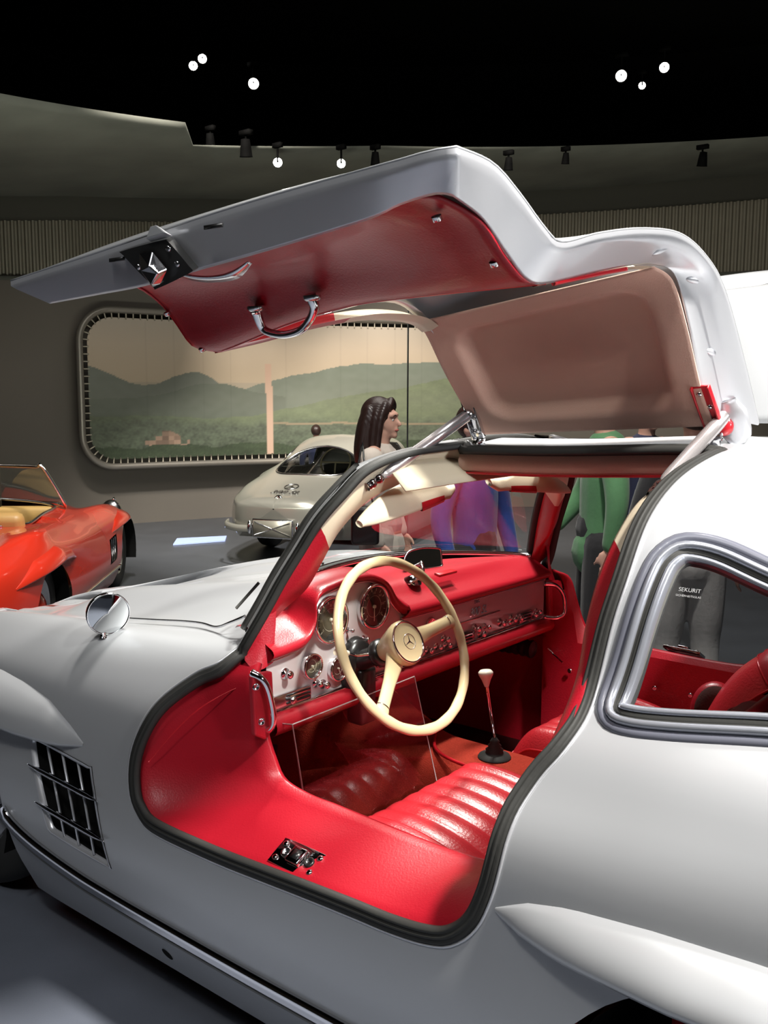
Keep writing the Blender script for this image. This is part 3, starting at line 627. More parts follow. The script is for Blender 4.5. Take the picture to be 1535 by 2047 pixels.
# lower padded roll
yy=np.linspace(-.605,.635,60);R=[]
for y in yy:
    R.append([(XF+.028*math.cos(a)-.008,y,.662+.024*math.sin(a)) for a in np.linspace(math.pi*.5,math.pi*2.1,14)])
patch('lower_roll',R,RED,DB)
g=G()
for y0,y1 in((-.595,.632),): tube(g,[(XF-.006,y,.6875) for y in np.linspace(y0,y1,20)],.0055,8)
g.build('chrome_strip',CHROME,DB)
def gauge(y,z,r,needle,marks=12,numbers=True):
    q=bpy.data.objects.new('gauge',None);link(q,DB);c=np.array([XF-.004,y,z]);ax=(-1,0,0)
    g=G();lathe(g,c,ax,[(r*1.08,-.004),(r*1.10,.006),(r*1.04,.012),(r*.94,.009),(r*.92,.003)],40);g.build('bezel',CHROME,q)
    g=G();lathe(g,c,ax,[(r*.93,.003),(r*.5,.0025),(.0005,.0025)],40);g.build('dial',DIAL,q)
    g=G()
    for k in range(marks):
        a=math.radians(-220+260*k/(marks-1))+math.pi;d=np.array([0,math.cos(a),math.sin(a)]);h=np.cross([1,0,0],d)
        boxv(g,c+d*r*.80+[-.0035,0,0],(r*.14,r*.035,.0006),[d,h,np.array([1,0,0])])
    lathe(g,c+[-.0032,0,0],ax,[(r*.50,0),(r*.52,.0004)],40)
    g.build('dial_marks',DIALI,q)
    g=G();d=np.array([0,math.cos(needle),math.sin(needle)]);h=np.cross([1,0,0],d);boxv(g,c+d*r*.32+[-.005,0,0],(r*.75,r*.04,.001),[d,h,np.array([1,0,0])]);lathe(g,c,ax,[(r*.09,.003),(r*.08,.008),(.0005,.009)],16);g.build('needle',IVORYW if r>.04 else DIALI,q)
    if numbers:
        for k,t in enumerate(('0','40','80','120','160','200','240') if y<.35 else ('0','10','20','30','40','50','60')):
            a=math.radians(-130+260*k/6);d=np.array([0,-math.sin(a),math.cos(a)])
            textmesh('dial_number',t,r*.16,m4((0,-1,0),(0,0,1),(-1,0,0),c+d*r*.64+[-.0035,0,0]),DIALI,q,0)
    o=patch('gauge_glass',[[c+np.array([-.010,a*r*.9*math.cos(t),a*r*.9*math.sin(t)]) for a in(0.01,.5,1)] for t in np.linspace(0,2*math.pi,24)],GLASS,q)
gauge(.428,.866,.053,-1.9);gauge(.268,.870,.053,-1.55)
gauge(.493,.768,.028,-2.2,7,False);gauge(.403,.742,.028,-2.0,7,False)
def knob(y,z,r=.009,L=.022,m=CHROME,name='dash_knob'):
    g=G();lathe(g,(XF,y,z),(-1,0,0),[(r*1.3,0),(r*1.3,.003),(r*.5,.004),(r*.5,L*.6),(r*.95,L*.65),(r,L*.85),(r*.7,L),(.0005,L*1.03)],16);g.build(name,m,DB)
for a in((.575,.768,.010),(.362,.828,.005),(.305,.795,.006),(.565,.706,.009),(.452,.714,.009),(.475,.722,.008),(.077,.712,.009),(.037,.709,.009),(-.005,.710,.008),(-.04,.725,.009),(-.050,.706,.008),(-.195,.724,.010),(-.222,.704,.010),(-.248,.72,.007),(-.33,.716,.010),(-.362,.712,.007),(-.395,.715,.010),(-.432,.712,.009),(-.52,.708,.010),(-.545,.712,.008),(.20,.722,.009),(.235,.716,.009),(.265,.722,.008),(.16,.712,.009),(.125,.716,.010)): knob(*a)
for y0,y1 in((.495,.618),(-.10,-.19),(-.44,-.515)):
    g=G();boxv(g,(XF-.003,(y0+y1)/2,.708),(.008,abs(y1-y0),.032));g.build('air_vent_plate',CHROMED,DB,bevel=.002)
    for k in range(3):
        g=G();boxv(g,(XF-.0075,(y0+y1)/2-(.018 if y0>0 else 0),.700+k*.009),(.003,abs(y1-y0)*.62,.0045));g.build('air_vent_slot',BLACK,DB)
# grab handles with end plates
for s in(1,-1):
    k=0 if s>0 else .0
    g=G();V=[(.080,.742,.818),(.082,.682,.811),(.080,.679,.697),(.078,.697,.674),(.078,.709,.669),(.078,.738,.686)] if s>0 else [(.152,.622,.80),(.145,.695,.79),(.115,.695,.66),(.135,.64,.648),(.145,.622,.655)]
    g.add([(a-.004,b*s,c) for a,b,c in V]+[(a+.008,b*s,c) for a,b,c in V],[tuple(range(len(V)))]+[(i,len(V)+i,len(V)+(i+1)%len(V),(i+1)%len(V)) for i in range(len(V))]);g.build('end_panel',REDD,DB,smooth=False,bevel=.004)
    if s>0: P=[(.085,.735,.818),(.066,.729,.811),(.058,.718,.790),(.056,.708,.755),(.056,.702,.718),(.064,.702,.695),(.085,.700,.686)]
    else: P=[(.14,-.575,.798),(.112,-.60,.792),(.095,-.618,.765),(.092,-.628,.73),(.092,-.626,.70),(.105,-.605,.686),(.14,-.58,.688)]
    g=G();tube(g,crv(P,30),.0065,10,scale=np.r_[np.linspace(1.5,1,6),np.ones(18),np.linspace(1,1.5,6)]);g.build('grab_handle',CHROME,DB)
    if s>0:
        for c in((.077,.732,.790),(.075,.720,.712)):
            g=G();lathe(g,c,(-.85,.5,0),[(.0085,0),(.008,.004),(.005,.005),(.003,.002),(.0005,.002)],16);g.build('snap_button',CHROMED,DB)
for s in(1,-1):
    g=G();V=np.array([(.188,.661,.850),(.174,.652,.884),(.158,.636,.925),(.150,.598,.93),(.146,.606,.88),(.145,.616,.803),(.145,.642,.796),(.150,.668,.792),(.175,.672,.815)])*[1,s,1];c=V.mean(0)-[.004,0,0];n=len(V);g.add(list(V)+[c],[(i,(i+1)%n,n) for i in range(n)]);g.build('pillar_foot_trim',RED,DB)
# script, badge, cigar bits, ashtray, mirror on cowl
MX=m4((0,-1,0),(0,0,1),(-1,0,0),(XF-.002,-.21,.772));textmesh('script_emblem','300 SL',.034,MX,CHROME,DB,.0012,.4)
g=G();boxv(g,(XF-.002,-.215,.752),(.003,.225,.0022));g.build('script_underline',CHROME,DB)
textmesh('maker_plate','DBG',.014,m4((0,-1,0),(0,0,1),(-1,0,0),(XF-.002,-.205,.801)),CHROMED,DB,.0008)
g=G();lathe(g,(XF,.02,.775),(-1,0,0),[(.022,.0),(.022,.004),(.018,.006),(.016,.003),(.0005,.002)],28);g.build('ignition_ring',CHROME,DB)
g=G();boxv(g,(.175,-.085,.8995),(.02,.085,.008),[np.array([.97,0,.25]),np.array([0,1,0]),np.array([-.25,0,.97])]);g.build('ashtray_flap',REDP,DB,bevel=.002)
g=G();lathe(g,(.20,.035,.888),(-.2,0,1),[(.026,0),(.024,.008),(.012,.016),(.006,.02),(.0005,.02)],20);sph(g,(.215,-.035,.892),.011);g.build('mirror_base',CHROME,DB)
RM=bpy.data.objects.new('rear_view_mirror',None);link(RM,DB)
e=np.array([-.15,-.98,-.08]);e/=np.linalg.norm(e);nn=np.array([-.93,.30,.15]);nn-=nn.dot(e)*e;nn/=np.linalg.norm(nn);u=np.cross(nn,e)
c=np.array([.27,-.115,.925]);ol=crv([(-.085,-.022),(-.07,-.030),(.06,-.026),(.068,-.015),(.066,.020),(.055,.028),(-.01,.031),(-.07,.018)],40,True)
u=u*math.copysign(1,u[2])
g=G();V=[c+e*a+u*b for a,b in ol];W2=[c+e*a*.7+u*b*.7-nn*.03 for a,b in ol];g.add(V+W2,[(i,(i+1)%40,40+(i+1)%40,40+i) for i in range(40)]+[tuple(range(40,80))]);tube(g,V,.003,8,True);g.build('mirror_shell',CHROMED,RM)
g=G();g.add([c+e*a*.97+u*b*.95+nn*.001 for a,b in ol],[tuple(range(40))]);g.build('mirror_face',MIRROR,RM,smooth=False)
g=G();tube(g,[c-nn*.02,(.235,-.06,.90),(.205,.02,.895)],.006,8);g.build('mirror_arm',CHROME,RM)
# steering wheel
SW=bpy.data.objects.new('steering_wheel',None);link(SW,CAR)
sc=np.array([-.013,.344,.818]);N=np.array([-.897,.037,.44]);N/=np.linalg.norm(N);e=np.array([.041,.999,0]);e-=e.dot(N)*N;e/=np.linalg.norm(e);h=np.cross(N,e)
h=h*math.copysign(1,h[2])
def W3(a,b,d=0): return sc+e*a+h*b+N*d
n=96;P=[W3(.203*math.cos(t),.203*math.sin(t)) for t in np.linspace(0,2*math.pi,n,endpoint=False)]
g=G();sweep(g,P,circ(.0125,14,.85),True,np.tile(N,(n,1)),scale=1+.05*np.sin(np.arange(n)*2*math.pi/4.8));g.build('rim',IVORY,SW)
g=G();lathe(g,sc,N,[(.022,-.075),(.030,-.06),(.040,-.04),(.048,-.02),(.0535,-.004),(.0535,.006),(.050,.012)],36);g.build('hub',IVORY,SW)
g=G();lathe(g,sc,N,[(.050,.011),(.051,.014),(.048,.016),(.046,.013)],40);g.build('horn_ring',CHROME,SW)
g=G();lathe(g,sc,N,[(.0465,.013),(.030,.016),(.0005,.017)],36);g.build('horn_button',IVORY,SW)
g=G();st=lambda a,r:W3(r*math.cos(a),r*math.sin(a),.0165)
tube(g,[st(t,.0185)for t in np.linspace(0,2*math.pi,30,endpoint=False)],.0009,6,True)
for k in range(3):
    a=math.pi/2+k*2*math.pi/3+.15;g.add([st(a,.0185),st(a+1.05,.003),W3(0,0,.0185),st(a-1.05,.003)],[(0,1,2,3)])
g.build('star_emblem',CHROMED,SW)
for a,b in((-.203*.99,.022),(.1485*1.02,-.138)):
    d=np.array([a,b]);L=np.hypot(*d);d/=L;pd=np.array([-d[1],d[0]]);g=G();rows=[]
    P=[W3(*(d*r),o) for r,o in zip(np.linspace(.03,.198,18),-.020+.018*np.linspace(0,1,18)**.8)]
    wv=np.interp(np.linspace(0,1,18),[0,.25,.5,.85,1],[.030,.022,.017,.016,.021])
    T,U,B=frames(P,False,np.tile(N,(18,1)));V=[]
    for i in range(18):
        for q in range(12):
            t=2*math.pi*q/12;V.append(np.array(P[i])+B[i]*wv[i]*math.copysign(abs(math.cos(t))**.8,math.cos(t))+U[i]*.0095*math.sin(t))
    g.add(V,gridf(18,12,False,True));g.build('spoke',IVORY,SW)
    g=G();c=np.array(P[15]);lathe(g,c,T[15],[(.0175,-.0012),(.0178,0),(.0175,.0012)],20,sy=.62,up=N);g.build('spoke_clip',CHROMED,SW)
g=G();cb=sc-N*.07;ce=sc-N*.19;tube(g,[cb,cb*.7+ce*.3,ce],.024,20);lathe(g,sc-N*.085,N,[(.0005,-.012),(.030,-.012),(.034,-.004),(.034,.008),(.026,.014)],28);g.build('steering_column',BLACK,CAR)
g=G();lathe(g,(XF+.0,.335,.735),(-1,0,0),[(.055,0),(.052,.02),(.035,.03),(.0005,.03)],28,sy=1.3);boxv(g,(.135,.325,.66),(.05,.06,.14));g.build('column_bracket',BLACK,CAR,bevel=.008)
g=G();a=cb+[0,.01,0];tube(g,[(.075,.345,.778),(.07,.42,.79),(.07,.452,.803)],.0035,8);g.build('indicator_stalk',CHROME,CAR)
g=G();tube(g,[(.07,.45,.802),(.07,.47,.808),(.07,.492,.814)],.009,12,scale=[.7,1,.8]);g.build('stalk_grip',CREAM,CAR)
# black duct hose under the dash, pedals
g=G();tube(g,crv([(.13,-.50,.600),(.20,-.50,.602),(.288,-.50,.595),(.38,-.47,.57)],40),.027,14,scale=1+.08*np.sin(np.arange(40)*1.6));g.build('air_hose',RUBBER,CAR)
for y,zz in((.42,.40),(.32,.40),(.22,.37)):
    g=G();boxv(g,(.52,y,zz),(.015,.065,.09));tube(g,[(.53,y,zz),(.60,y,.55),(.66,y,.6)],.008,8);g.build('pedal',RUBBER,CAR,bevel=.003)
# ---- raised door
ER=[(-.71,.08,1.336),(-.70,.163,1.464),(-.69,.249,1.582),(-.68,.323,1.636),(-.67,.42,1.664),(-.66,.55,1.657),(-.65,.683,1.634),(-.642,.79,1.608),(-.637,.835,1.625),(-.63,.89,1.662),(-.624,.949,1.692),(-.625,1.035,1.696)]
EF=[(-.075,.155,1.318),(-.062,.25,1.45),(-.045,.335,1.555),(-.02,.42,1.60),(.035,.50,1.592),(.08,.58,1.572),(.12,.67,1.535),(.17,.75,1.492),(.20,.775,1.512),(.235,.80,1.556),(.262,.83,1.597),(.285,.87,1.618),(.31,.93,1.622),(.33,1.0,1.614),(.339,1.09,1.594)]
ES=[(.339,1.09,1.594),(.215,1.088,1.607),(.089,1.085,1.62),(-.108,1.075,1.645),(-.303,1.065,1.667),(-.497,1.055,1.684),(-.548,1.05,1.689),(-.592,1.045,1.694),(-.625,1.035,1.696)]
S1=[(.267,1.055,1.558),(.12,1.053,1.565),(-.01,1.05,1.572),(-.144,1.045,1.588),(-.312,1.035,1.609),(-.472,1.025,1.632),(-.524,1.02,1.646),(-.575,1.01,1.655)]
R1=[(-.60,1.006,1.650),(-.603,.94,1.63),(-.602,.875,1.591),(-.60,.819,1.562),(-.602,.76,1.561),(-.604,.58,1.598),(-.608,.47,1.618),(-.612,.40,1.626),(-.628,.34,1.612),(-.640,.285,1.522),(-.650,.23,1.405),(-.655,.20,1.352)]
def build_door(s,sub,tilt=0):
    D=bpy.data.objects.new('gullwing_door',None);link(D,CAR);D['label']='raised gullwing door with red leather lining, nearer side' if s>0 else 'raised gullwing door beyond the roof spine'
    flip=np.array([1,s,1.])
    def X(P):
        P=np.asarray(P,float)
        if tilt:
            c=np.array([0,.17,1.29]);Q=P-c;a=tilt;y=Q[...,1]*math.cos(a)-Q[...,2]*math.sin(a);z=Q[...,1]*math.sin(a)+Q[...,2]*math.cos(a);P=np.stack([P[...,0],y+c[1],z+c[2]],-1)
        return P*flip
    nr,nc=60,40
    er=crv(ER,nr);ef=crv(EF,nr);es=crv(ES,nc)
    # outer skin
    R=np.zeros((nr,nc,3))
    for i in range(nr):
        q=np.linspace(0,1,nc)[:,None];R[i]=ef[i]*(1-q)+er[i]*q
        wgt=np.clip((i/(nr-1)-.75)/.25,0,1);base=ef[-1]*(1-q)+er[-1]*q;R[i]+=wgt*(es-base)
    sk=R.copy()
    for i in range(nr):
        a=i/(nr-1);q=np.linspace(0,1,nc);bow=np.clip(1-abs(2*q-1)**4,0,1)
        lo=math.sin(math.pi*np.clip((a-.68)/.32,0,1))
        up_=math.sin(math.pi*np.clip(a/.42,0,1))
        sk[i,:,2]+=bow*(.045*lo+.012*up_)+.006;sk[i,:,1]-=bow*.018*up_
    # window hole in the skin: rows between roof corner and belt
    Fc=[];
    for i in range(nr-1):
        for j in range(nc-1):
            a=(i+.5)/(nr-1);q=(j+.5)/(nc-1)
            if .36<a<.63 and .09<q<.93: continue
            Fc.append((i*nc+j,i*nc+j+1,(i+1)*nc+j+1,(i+1)*nc+j))
    o=mesh('outer_skin',X(sk).reshape(-1,3),Fc,SILVER,D)
    o.modifiers.new('thickness','SOLIDIFY').thickness=.003
    i0,i1,j0,j1=int(.36*(nr-1))+1,int(.63*(nr-1)),int(.09*(nc-1))+1,int(.93*(nc-1))
    patch('door_glass',X(sk[i0-1:i1+2,j0-1:j1+2]+[0,0,-.006]),GLASS,D)
    # rolled edge and jamb
    e0=np.vstack([ef[::-1][:1],es[1:]]) ;E0=crv(np.vstack([ES,ER[::-1][1:]]),150);E1=crv(np.vstack([S1,R1[1:]]),150)
    # match by parameter: sill part / rear part separately
    nS,nR=70,90
    E0=np.vstack([crv(ES,nS),crv(ER[::-1],nR)[1:]]);E1=np.vstack([crv(S1+[R1[0]],nS),crv(R1,nR)[1:]])
    n=len(E0);k=np.arange(n);rr=np.clip((k-nS)/nR,0,1)
    w2=np.interp(rr,[0,.35,.55,.75,1],[.12,.16,.34,.46,.46])[:,None]
    lift=np.interp(rr,[0,.3,.6,1],[0,0,.012,.020])[:,None]
    Mid=E0*(1-w2)+E1*w2+lift*np.array([-.2,.0,0])+np.array([0,.0,-.003])*(rr[:,None]<.2)
    Mid2=Mid+ (E1-E0)*.06+lift*np.array([.9,-.0,-.1])
    rows=[E0+[0,0,.006],E0,E0*.94+Mid*.06-[0,0,.002],Mid,Mid2,E1*.9+Mid2*.1,E1,E1+(E1-E0)*.08+[0,0,.012]]
    R=np.stack(rows,1);Fj=gridf(*R.shape[:2]);nv=R.shape[1]
    o=mesh('door_jamb',X(R).reshape(-1,3),Fj if s<0 else [f[::-1] for f in Fj],[SILVER2],D)
    # front edge return
    R=np.stack([ef,ef+[-.006,0,-.006],ef+[-.022,0,-.012],ef+[-.034,-.0,-.006]],1)[:int(nr*.70)]
    patch('front_jamb',X(R),SILVER2,D)
    nz=np.array([ES[0],(.30,1.075,1.572),S1[0]]);
    g=G();V=X(np.array([ES[0],S1[0],(.255,1.0,1.585),(.31,1.0,1.592)]));g.add(V,[(0,1,2,3)]);g.build('front_corner_jamb',DJAMB,D)
    # lining
    Fcv=crv([(.268,1.045,1.585),(.270,.98,1.603),(.270,.92,1.612),(.266,.86,1.606),(.250,.815,1.575),(.232,.79,1.535),(.214,.775,1.500),(.198,.765,1.488),(.17,.748,1.482)],26)
    Rcv=crv([(-.575,1.005,1.655),(-.60,.94,1.631),(-.60,.875,1.592),(-.60,.819,1.563),(-.602,.765,1.562)],26)
    belt=crv([(.17,.748,1.482),(.131,.755,1.482),(.04,.762,1.501),(-.039,.765,1.520),(-.13,.765,1.538),(-.245,.765,1.553),(-.428,.765,1.559),(-.602,.765,1.562)],44)
    sill=crv([(.268,1.045,1.585)]+[(a-.0,b-.012,c+.014) for a,b,c in S1[1:-1]]+[(-.575,1.005,1.655)],44)
    L=np.zeros((26,44,3))
    for i in range(26):
        a=i/25;q=np.linspace(0,1,44)[:,None];b0=sill*(1-a)+belt*a
        c0=Fcv[i]-(sill[0]*(1-a)+belt[0]*a);c1=Rcv[i]-(sill[-1]*(1-a)+belt[-1]*a)
        L[i]=b0+c0*(1-q)**1.1+c1*q
        L[i,:,2]+=.010*math.sin(math.pi*a)*np.sin(math.pi*q[:,0])+.004*np.sin(9*q[:,0]+4*a)*a*(1-a)*4
    o=patch('door_lining',X(L),REDD,D,thick=.004)
    g=G();tube(g,X(np.vstack([Fcv[4:],belt])),.0032,6);g.build('lining_piping',REDP,D)
    for p in((.243,.805,1.555),(.185,.765,1.483),(-.545,.965,1.634),(-.572,.86,1.582)):
        g=G();lathe(g,X(np.array(p)),(0,-.5*s,-.85),[(.0075,-.004),(.007,.003),(.004,.004),(.0005,.003)],12);g.build('trim_screw',CHROMED,D)
    # roof headliner with recessed panel
    HF=crv([(-.085,.150,1.300),(-.072,.205,1.385),(-.058,.265,1.468),(-.050,.31,1.525),(-.044,.345,1.553)],46)
    HR=crv([(-.657,.185,1.335),(-.650,.23,1.405),(-.640,.285,1.520),(-.628,.34,1.603),(-.612,.395,1.622)],46)
    Hh=np.zeros((46,80,3));nrm=np.array([0,.82,-.57])
    for i in range(46):
        for j in range(80):
            a=i/45;q=j/79;p=HF[i]*(1-q)+HR[i]*q
            dx=abs(q-.505)-.385+.10;dy=abs(a-.49)-.36+.14
            dd=math.hypot(max(dx,0)*1.0,max(dy,0)*.75)+min(max(dx,dy),0)-.10
            t=min(1,max(0,(-dd+.02)/.055));t=t*t*(3-2*t)
            p=p-nrm*(.030*t)+nrm*.012*math.sin(math.pi*a)*(1)
            Hh[i,j]=p
    Fh=gridf(46,80);patch('headliner',X(Hh),BEIGE,D,thick=.003)
    # window frames: front strip (red then cream), rear strip cream
    wf=crv([(.17,.745,1.480),(.13,.66,1.503),(.09,.56,1.533),(.045,.46,1.555),(.01,.40,1.560),(-.03,.355,1.553),(-.05,.335,1.535)],60)
    wf=wf+[0,0,-.004];wf2=wf+np.array([-.048,.004,.012]);R=np.stack([wf+[.006,0,.024],wf,wf*.5+wf2*.5+[0,0,-.004],wf2],1);nv=4;Ff=gridf(60,4)
    mesh('window_frame_trim',X(R).reshape(-1,3),Ff,[REDP,CREAM],D,mi=[0 if f[0]//nv<34 else 1 for f in Ff])
    rr_=crv([(-.602,.765,1.561),(-.604,.58,1.597),(-.608,.47,1.616),(-.612,.40,1.623)],40)
    R=np.stack([rr_,rr_+[.02,0,-.004],rr_+[.045,0,.008]],1);patch('rear_frame_trim',X(R),CREAM,D)
    g=G();tube(g,X(rr_[3:30]+[.002,0,-.003]),.004,6);g.build('frame_piping',REDP,D)
    bl=belt+[0,-.004,.004];R=np.stack([belt,belt+[0,-.012,.004],belt+[0,-.016,.02]],1);patch('belt_rail',X(R),REDD,D)
    if not sub: return D
    # bumps on the rear jamb
    for q in(.60,.74,.88):
        i=nS+int(q*nR)-4;p=Mid2[i];g=G();t=E0[i+1]-E0[i-1];t/=np.linalg.norm(t);ww=(E1-E0)[i];ww/=np.linalg.norm(ww);nn=np.cross(t,ww)
        V=[];
        for a in np.linspace(0,math.pi/2,7):
            for b in np.linspace(0,2*math.pi,20,endpoint=False): V.append(p+t*.009*math.sin(a)*math.cos(b)+ww*.017*math.sin(a)*math.sin(b)+nn*.006*math.cos(a)*(-1 if nn[1]<0 else 1))
        g.add(V,gridf(7,20,False,True));g.build('jamb_pressing',SILVER2,D)
    # pull handle
    g=G();P=[(-.036,.825,1.546),(-.034,.815,1.528),(-.037,.803,1.511),(-.08,.800,1.502),(-.125,.801,1.508),(-.159,.812,1.524),(-.180,.822,1.543),(-.182,.83,1.556),(-.182,.835,1.566)]
    tube(g,crv(P,40),.0075,10,scale=np.r_[np.linspace(1.4,1,8),np.ones(24),np.linspace(1,1.4,8)]);g.build('pull_handle',CHROME,D)
    for c in(P[0],P[-2]):
        g=G();lathe(g,np.array(c)+[0,0,.004],(0,-.1,-1),[(.016,-.004),(.016,.002),(.011,.006),(.0005,.006)],20);g.build('handle_base',CHROMED,D)
    # lock plate with latch
    LK=bpy.data.objects.new('door_lock',None);link(LK,D)
    q=np.array([(.00,1.083,1.628),(-.116,1.080,1.637),(-.152,1.058,1.588),(-.048,1.050,1.568)]);g=G();nn=np.cross(q[1]-q[0],q[3]-q[0]);nn/=np.linalg.norm(nn);nn*=-math.copysign(1,nn[2]) if False else 1
    if nn[1]<0: nn=-nn
    oc=crv([q[0]*.93+q[1]*.07,q[0]*.07+q[1]*.93,q[1]*.9+q[2]*.1,q[1]*.1+q[2]*.9,q[2]*.95+q[3]*.05,q[2]*.05+q[3]*.95,q[3]*.9+q[0]*.1,q[3]*.1+q[0]*.9],40,True)
    V=[p+nn*.010 for p in oc]+[p-nn*.004 for p in oc];g.add(V,[tuple(range(40))]+[(i,40+i,40+(i+1)%40,(i+1)%40) for i in range(40)]);g.build('lock_plate',mat('burnished_steel',(.07,.07,.068),.35,.7),LK,smooth=False)
    ex=(q[1]-q[0]);ex/=np.linalg.norm(ex);ey=(q[3]-q[0]);ey-=ey.dot(ex)*ex;ey/=np.linalg.norm(ey)
    c=(q[0]+q[2])/2
    g=G();V=[c+ex*a+ey*b+nn*d for a,b,d in((-.028,-.018,.012),(.004,-.016,.012),(.022,.016,.014),(.0,.034,.02),(-.022,.036,.02),(-.020,.004,.03),(.008,.0,.034),(.016,.016,.030),(-.004,.030,.034))]
    g.add(V,[(0,1,6,5),(1,2,7,6),(2,3,8,7),(3,4,8),(4,5,8),(5,6,7,8),(0,5,4)]);g.build('latch_claw',CHROMED,LK,smooth=False,bevel=.002)
    for a,b in((.040,-.014),(-.045,.002),(.045,.012)):
        g=G();lathe(g,c+ex*a+ey*b+nn*.010,nn,[(.005,0),(.0045,.002),(.0005,.002)],12);g.build('screw',CHROMED,LK)
    g=G();P=crv([(.01,.985,1.605),(-.03,.972,1.592),(-.065,.955,1.588),(-.11,.945,1.592),(-.15,.945,1.610)],30);sweep(g,P,[(-.012,-.0015),(-.012,.0015),(.012,.0015),(.012,-.0015)],up=(0,.3,-1),scale=np.r_[np.ones(22),np.linspace(1,.4,8)]);g.build('release_lever',CHROMED,LK)
    g=G();boxv(g,(-.022,1.00,1.598),(.014,.02,.02));g.build('lock_pin',CHROME,LK,bevel=.002)
    # outer handle seen edge-on on top of the sill edge
    g=G();V=[(-.075,1.086,1.632),(-.13,1.085,1.636),(-.128,1.098,1.640),(-.077,1.098,1.636),(-.085,1.095,1.655),(-.10,1.095,1.656)];g.add(V,[(0,1,2,3),(3,2,5,4),(0,3,4),(1,5,2),(0,4,5,1)]);g.build('outer_handle',SILVER,D,smooth=False,bevel=.002)
    for a in(-.22,.02):
        g=G();boxv(g,(a,1.083,1.642 if a<-.1 else 1.614),(.04,.003,.006));g.build('drain_slot',BLACK,D)
    return D
DOOR=build_door(1,True);build_door(-1,False,.07)
# hinges and telescopic struts
def strut(a,b,name='gas_strut'):
    s_=bpy.data.objects.new(name,None);link(s_,CAR);a=np.array(a);b=np.array(b);d=(b-a)/np.linalg.norm(b-a);L=np.linalg.norm(b-a)
    P=lambda q:a+(b-a)*q
    g=G();up=np.cross(d,[.63,-.776,0]);sweep(g,[P(.10),P(.14),P(.2),P(.6),P(.97)],circ(.014,16,1),up=up,scale=[.6,.9,1,1,1]);g.build('outer_tube',STRUTM,s_)
    g=G();tube(g,[P(.0),P(.55)],.006,12);tube(g,[P(.04)+[.0,.012,.0],P(.97)+[.0,.016,.0]],.004,8);g.build('inner_rod',CHROME,s_)
    g=G();sph(g,a,.013);lathe(g,a-d*.01,d,[(.011,-.004),(.012,.0),(.009,.02),(.013,.024),(.013,.036),(.006,.04)],16);g.build('ball_joint',CHROME,s_)
    g=G();sph(g,b,.014);g.build('upper_joint',CHROMED,s_)
strut((.008,.440,1.198),(-.083,.195,1.348));strut((-.650,.440,1.222),(-.668,.140,1.362))
def hinge(c,m,top,bot,w_):
    h_=bpy.data.objects.new('door_hinge',None);link(h_,CAR);t=np.array(top);b=np.array(bot);d=(t-b);L=np.linalg.norm(d);d/=L;e=np.array([1.,0,0]);e-=e.dot(d)*d;e/=np.linalg.norm(e);n_=np.cross(d,e);n_*=math.copysign(1,n_[1])
    g=G();boxv(g,(t+b)/2,(w_,.006,L),[e,n_,d]);g.build('hinge_plate',m,h_,bevel=.002)
    for s_ in(-.5,.5):
        g=G();boxv(g,(t+b)/2+e*w_*s_+n_*.004,(.004,.012,L),[e,n_,d]);g.build('plate_edge',CHROME if m is CHROME else REDP,h_,bevel=.001)
    for k in(.18,.5,.82):
        g=G();lathe(g,b+d*L*k+n_*.003+e*(.006 if k!=.5 else -.006),n_,[(.0055,0),(.005,.003),(.0005,.004)],12);g.build('hinge_screw',CHROMED if m is CHROME else CHROME,h_)
    g=G();P=crv([b,b+[0,.006,-.02],b+[.0,-.004,-.045],b+[-.004,-.018,-.062]],14);sweep(g,P,[(-.013,-.005),(-.013,.005),(.013,.005),(.013,-.005)],up=(0,1,0));tube(g,[b+e*.018+[0,.006,-.022],b-e*.018+[0,.006,-.022]],.008,12);g.build('hinge_arm',CHROME,h_)
hinge(0,CHROME,(-.083,.200,1.387),(-.100,.172,1.293),.030)
hinge(0,REDP,(-.648,.243,1.413),(-.655,.178,1.335),.034)
g=G();P=crv([(-.675,.165,1.385),(-.685,.150,1.350),(-.685,.135,1.320),(-.672,.14,1.30)],12);sweep(g,P,[(.028*math.cos(t),.014*math.sin(t)) for t in np.linspace(0,2*math.pi,18,endpoint=False)],up=(0,1,0),scale=np.interp(np.arange(12),[0,3,8,11],[.55,.95,1,.6]));g.build('hinge_arm_cover',SILVER2,CAR)
g=G();lathe(g,(-.665,.162,1.335),(0,1,.2),[(.020,-.012),(.022,0),(.018,.008),(.008,.010),(.0005,.006)],20);g.build('hinge_knuckle',REDP,CAR)
# wing mirror
WM=bpy.data.objects.new('wing_mirror',None);link(WM,CAR)
c=np.array([.62,.710,.859]);ax=np.array([-.92,.38,-.065]);ax/=np.linalg.norm(ax)
g=G();lathe(g,c,ax,[(.0005,-.045),(.025,-.043),(.044,-.030),(.052,-.012),(.0535,0),(.051,.003),(.0495,.001)],36);g.build('mirror_shell',CHROME,WM)
g=G();lathe(g,c,ax,[(.050,.000),(.025,.0015),(.0005,.002)],36);g.build('mirror_face',MIRROR,WM)
g=G();tube(g,crv([(.628,.720,.795),(.632,.716,.805),(.64,.705,.825)],8),.009,10,scale=np.linspace(1.3,.8,8));g.build('mirror_stalk',CHROME,WM)
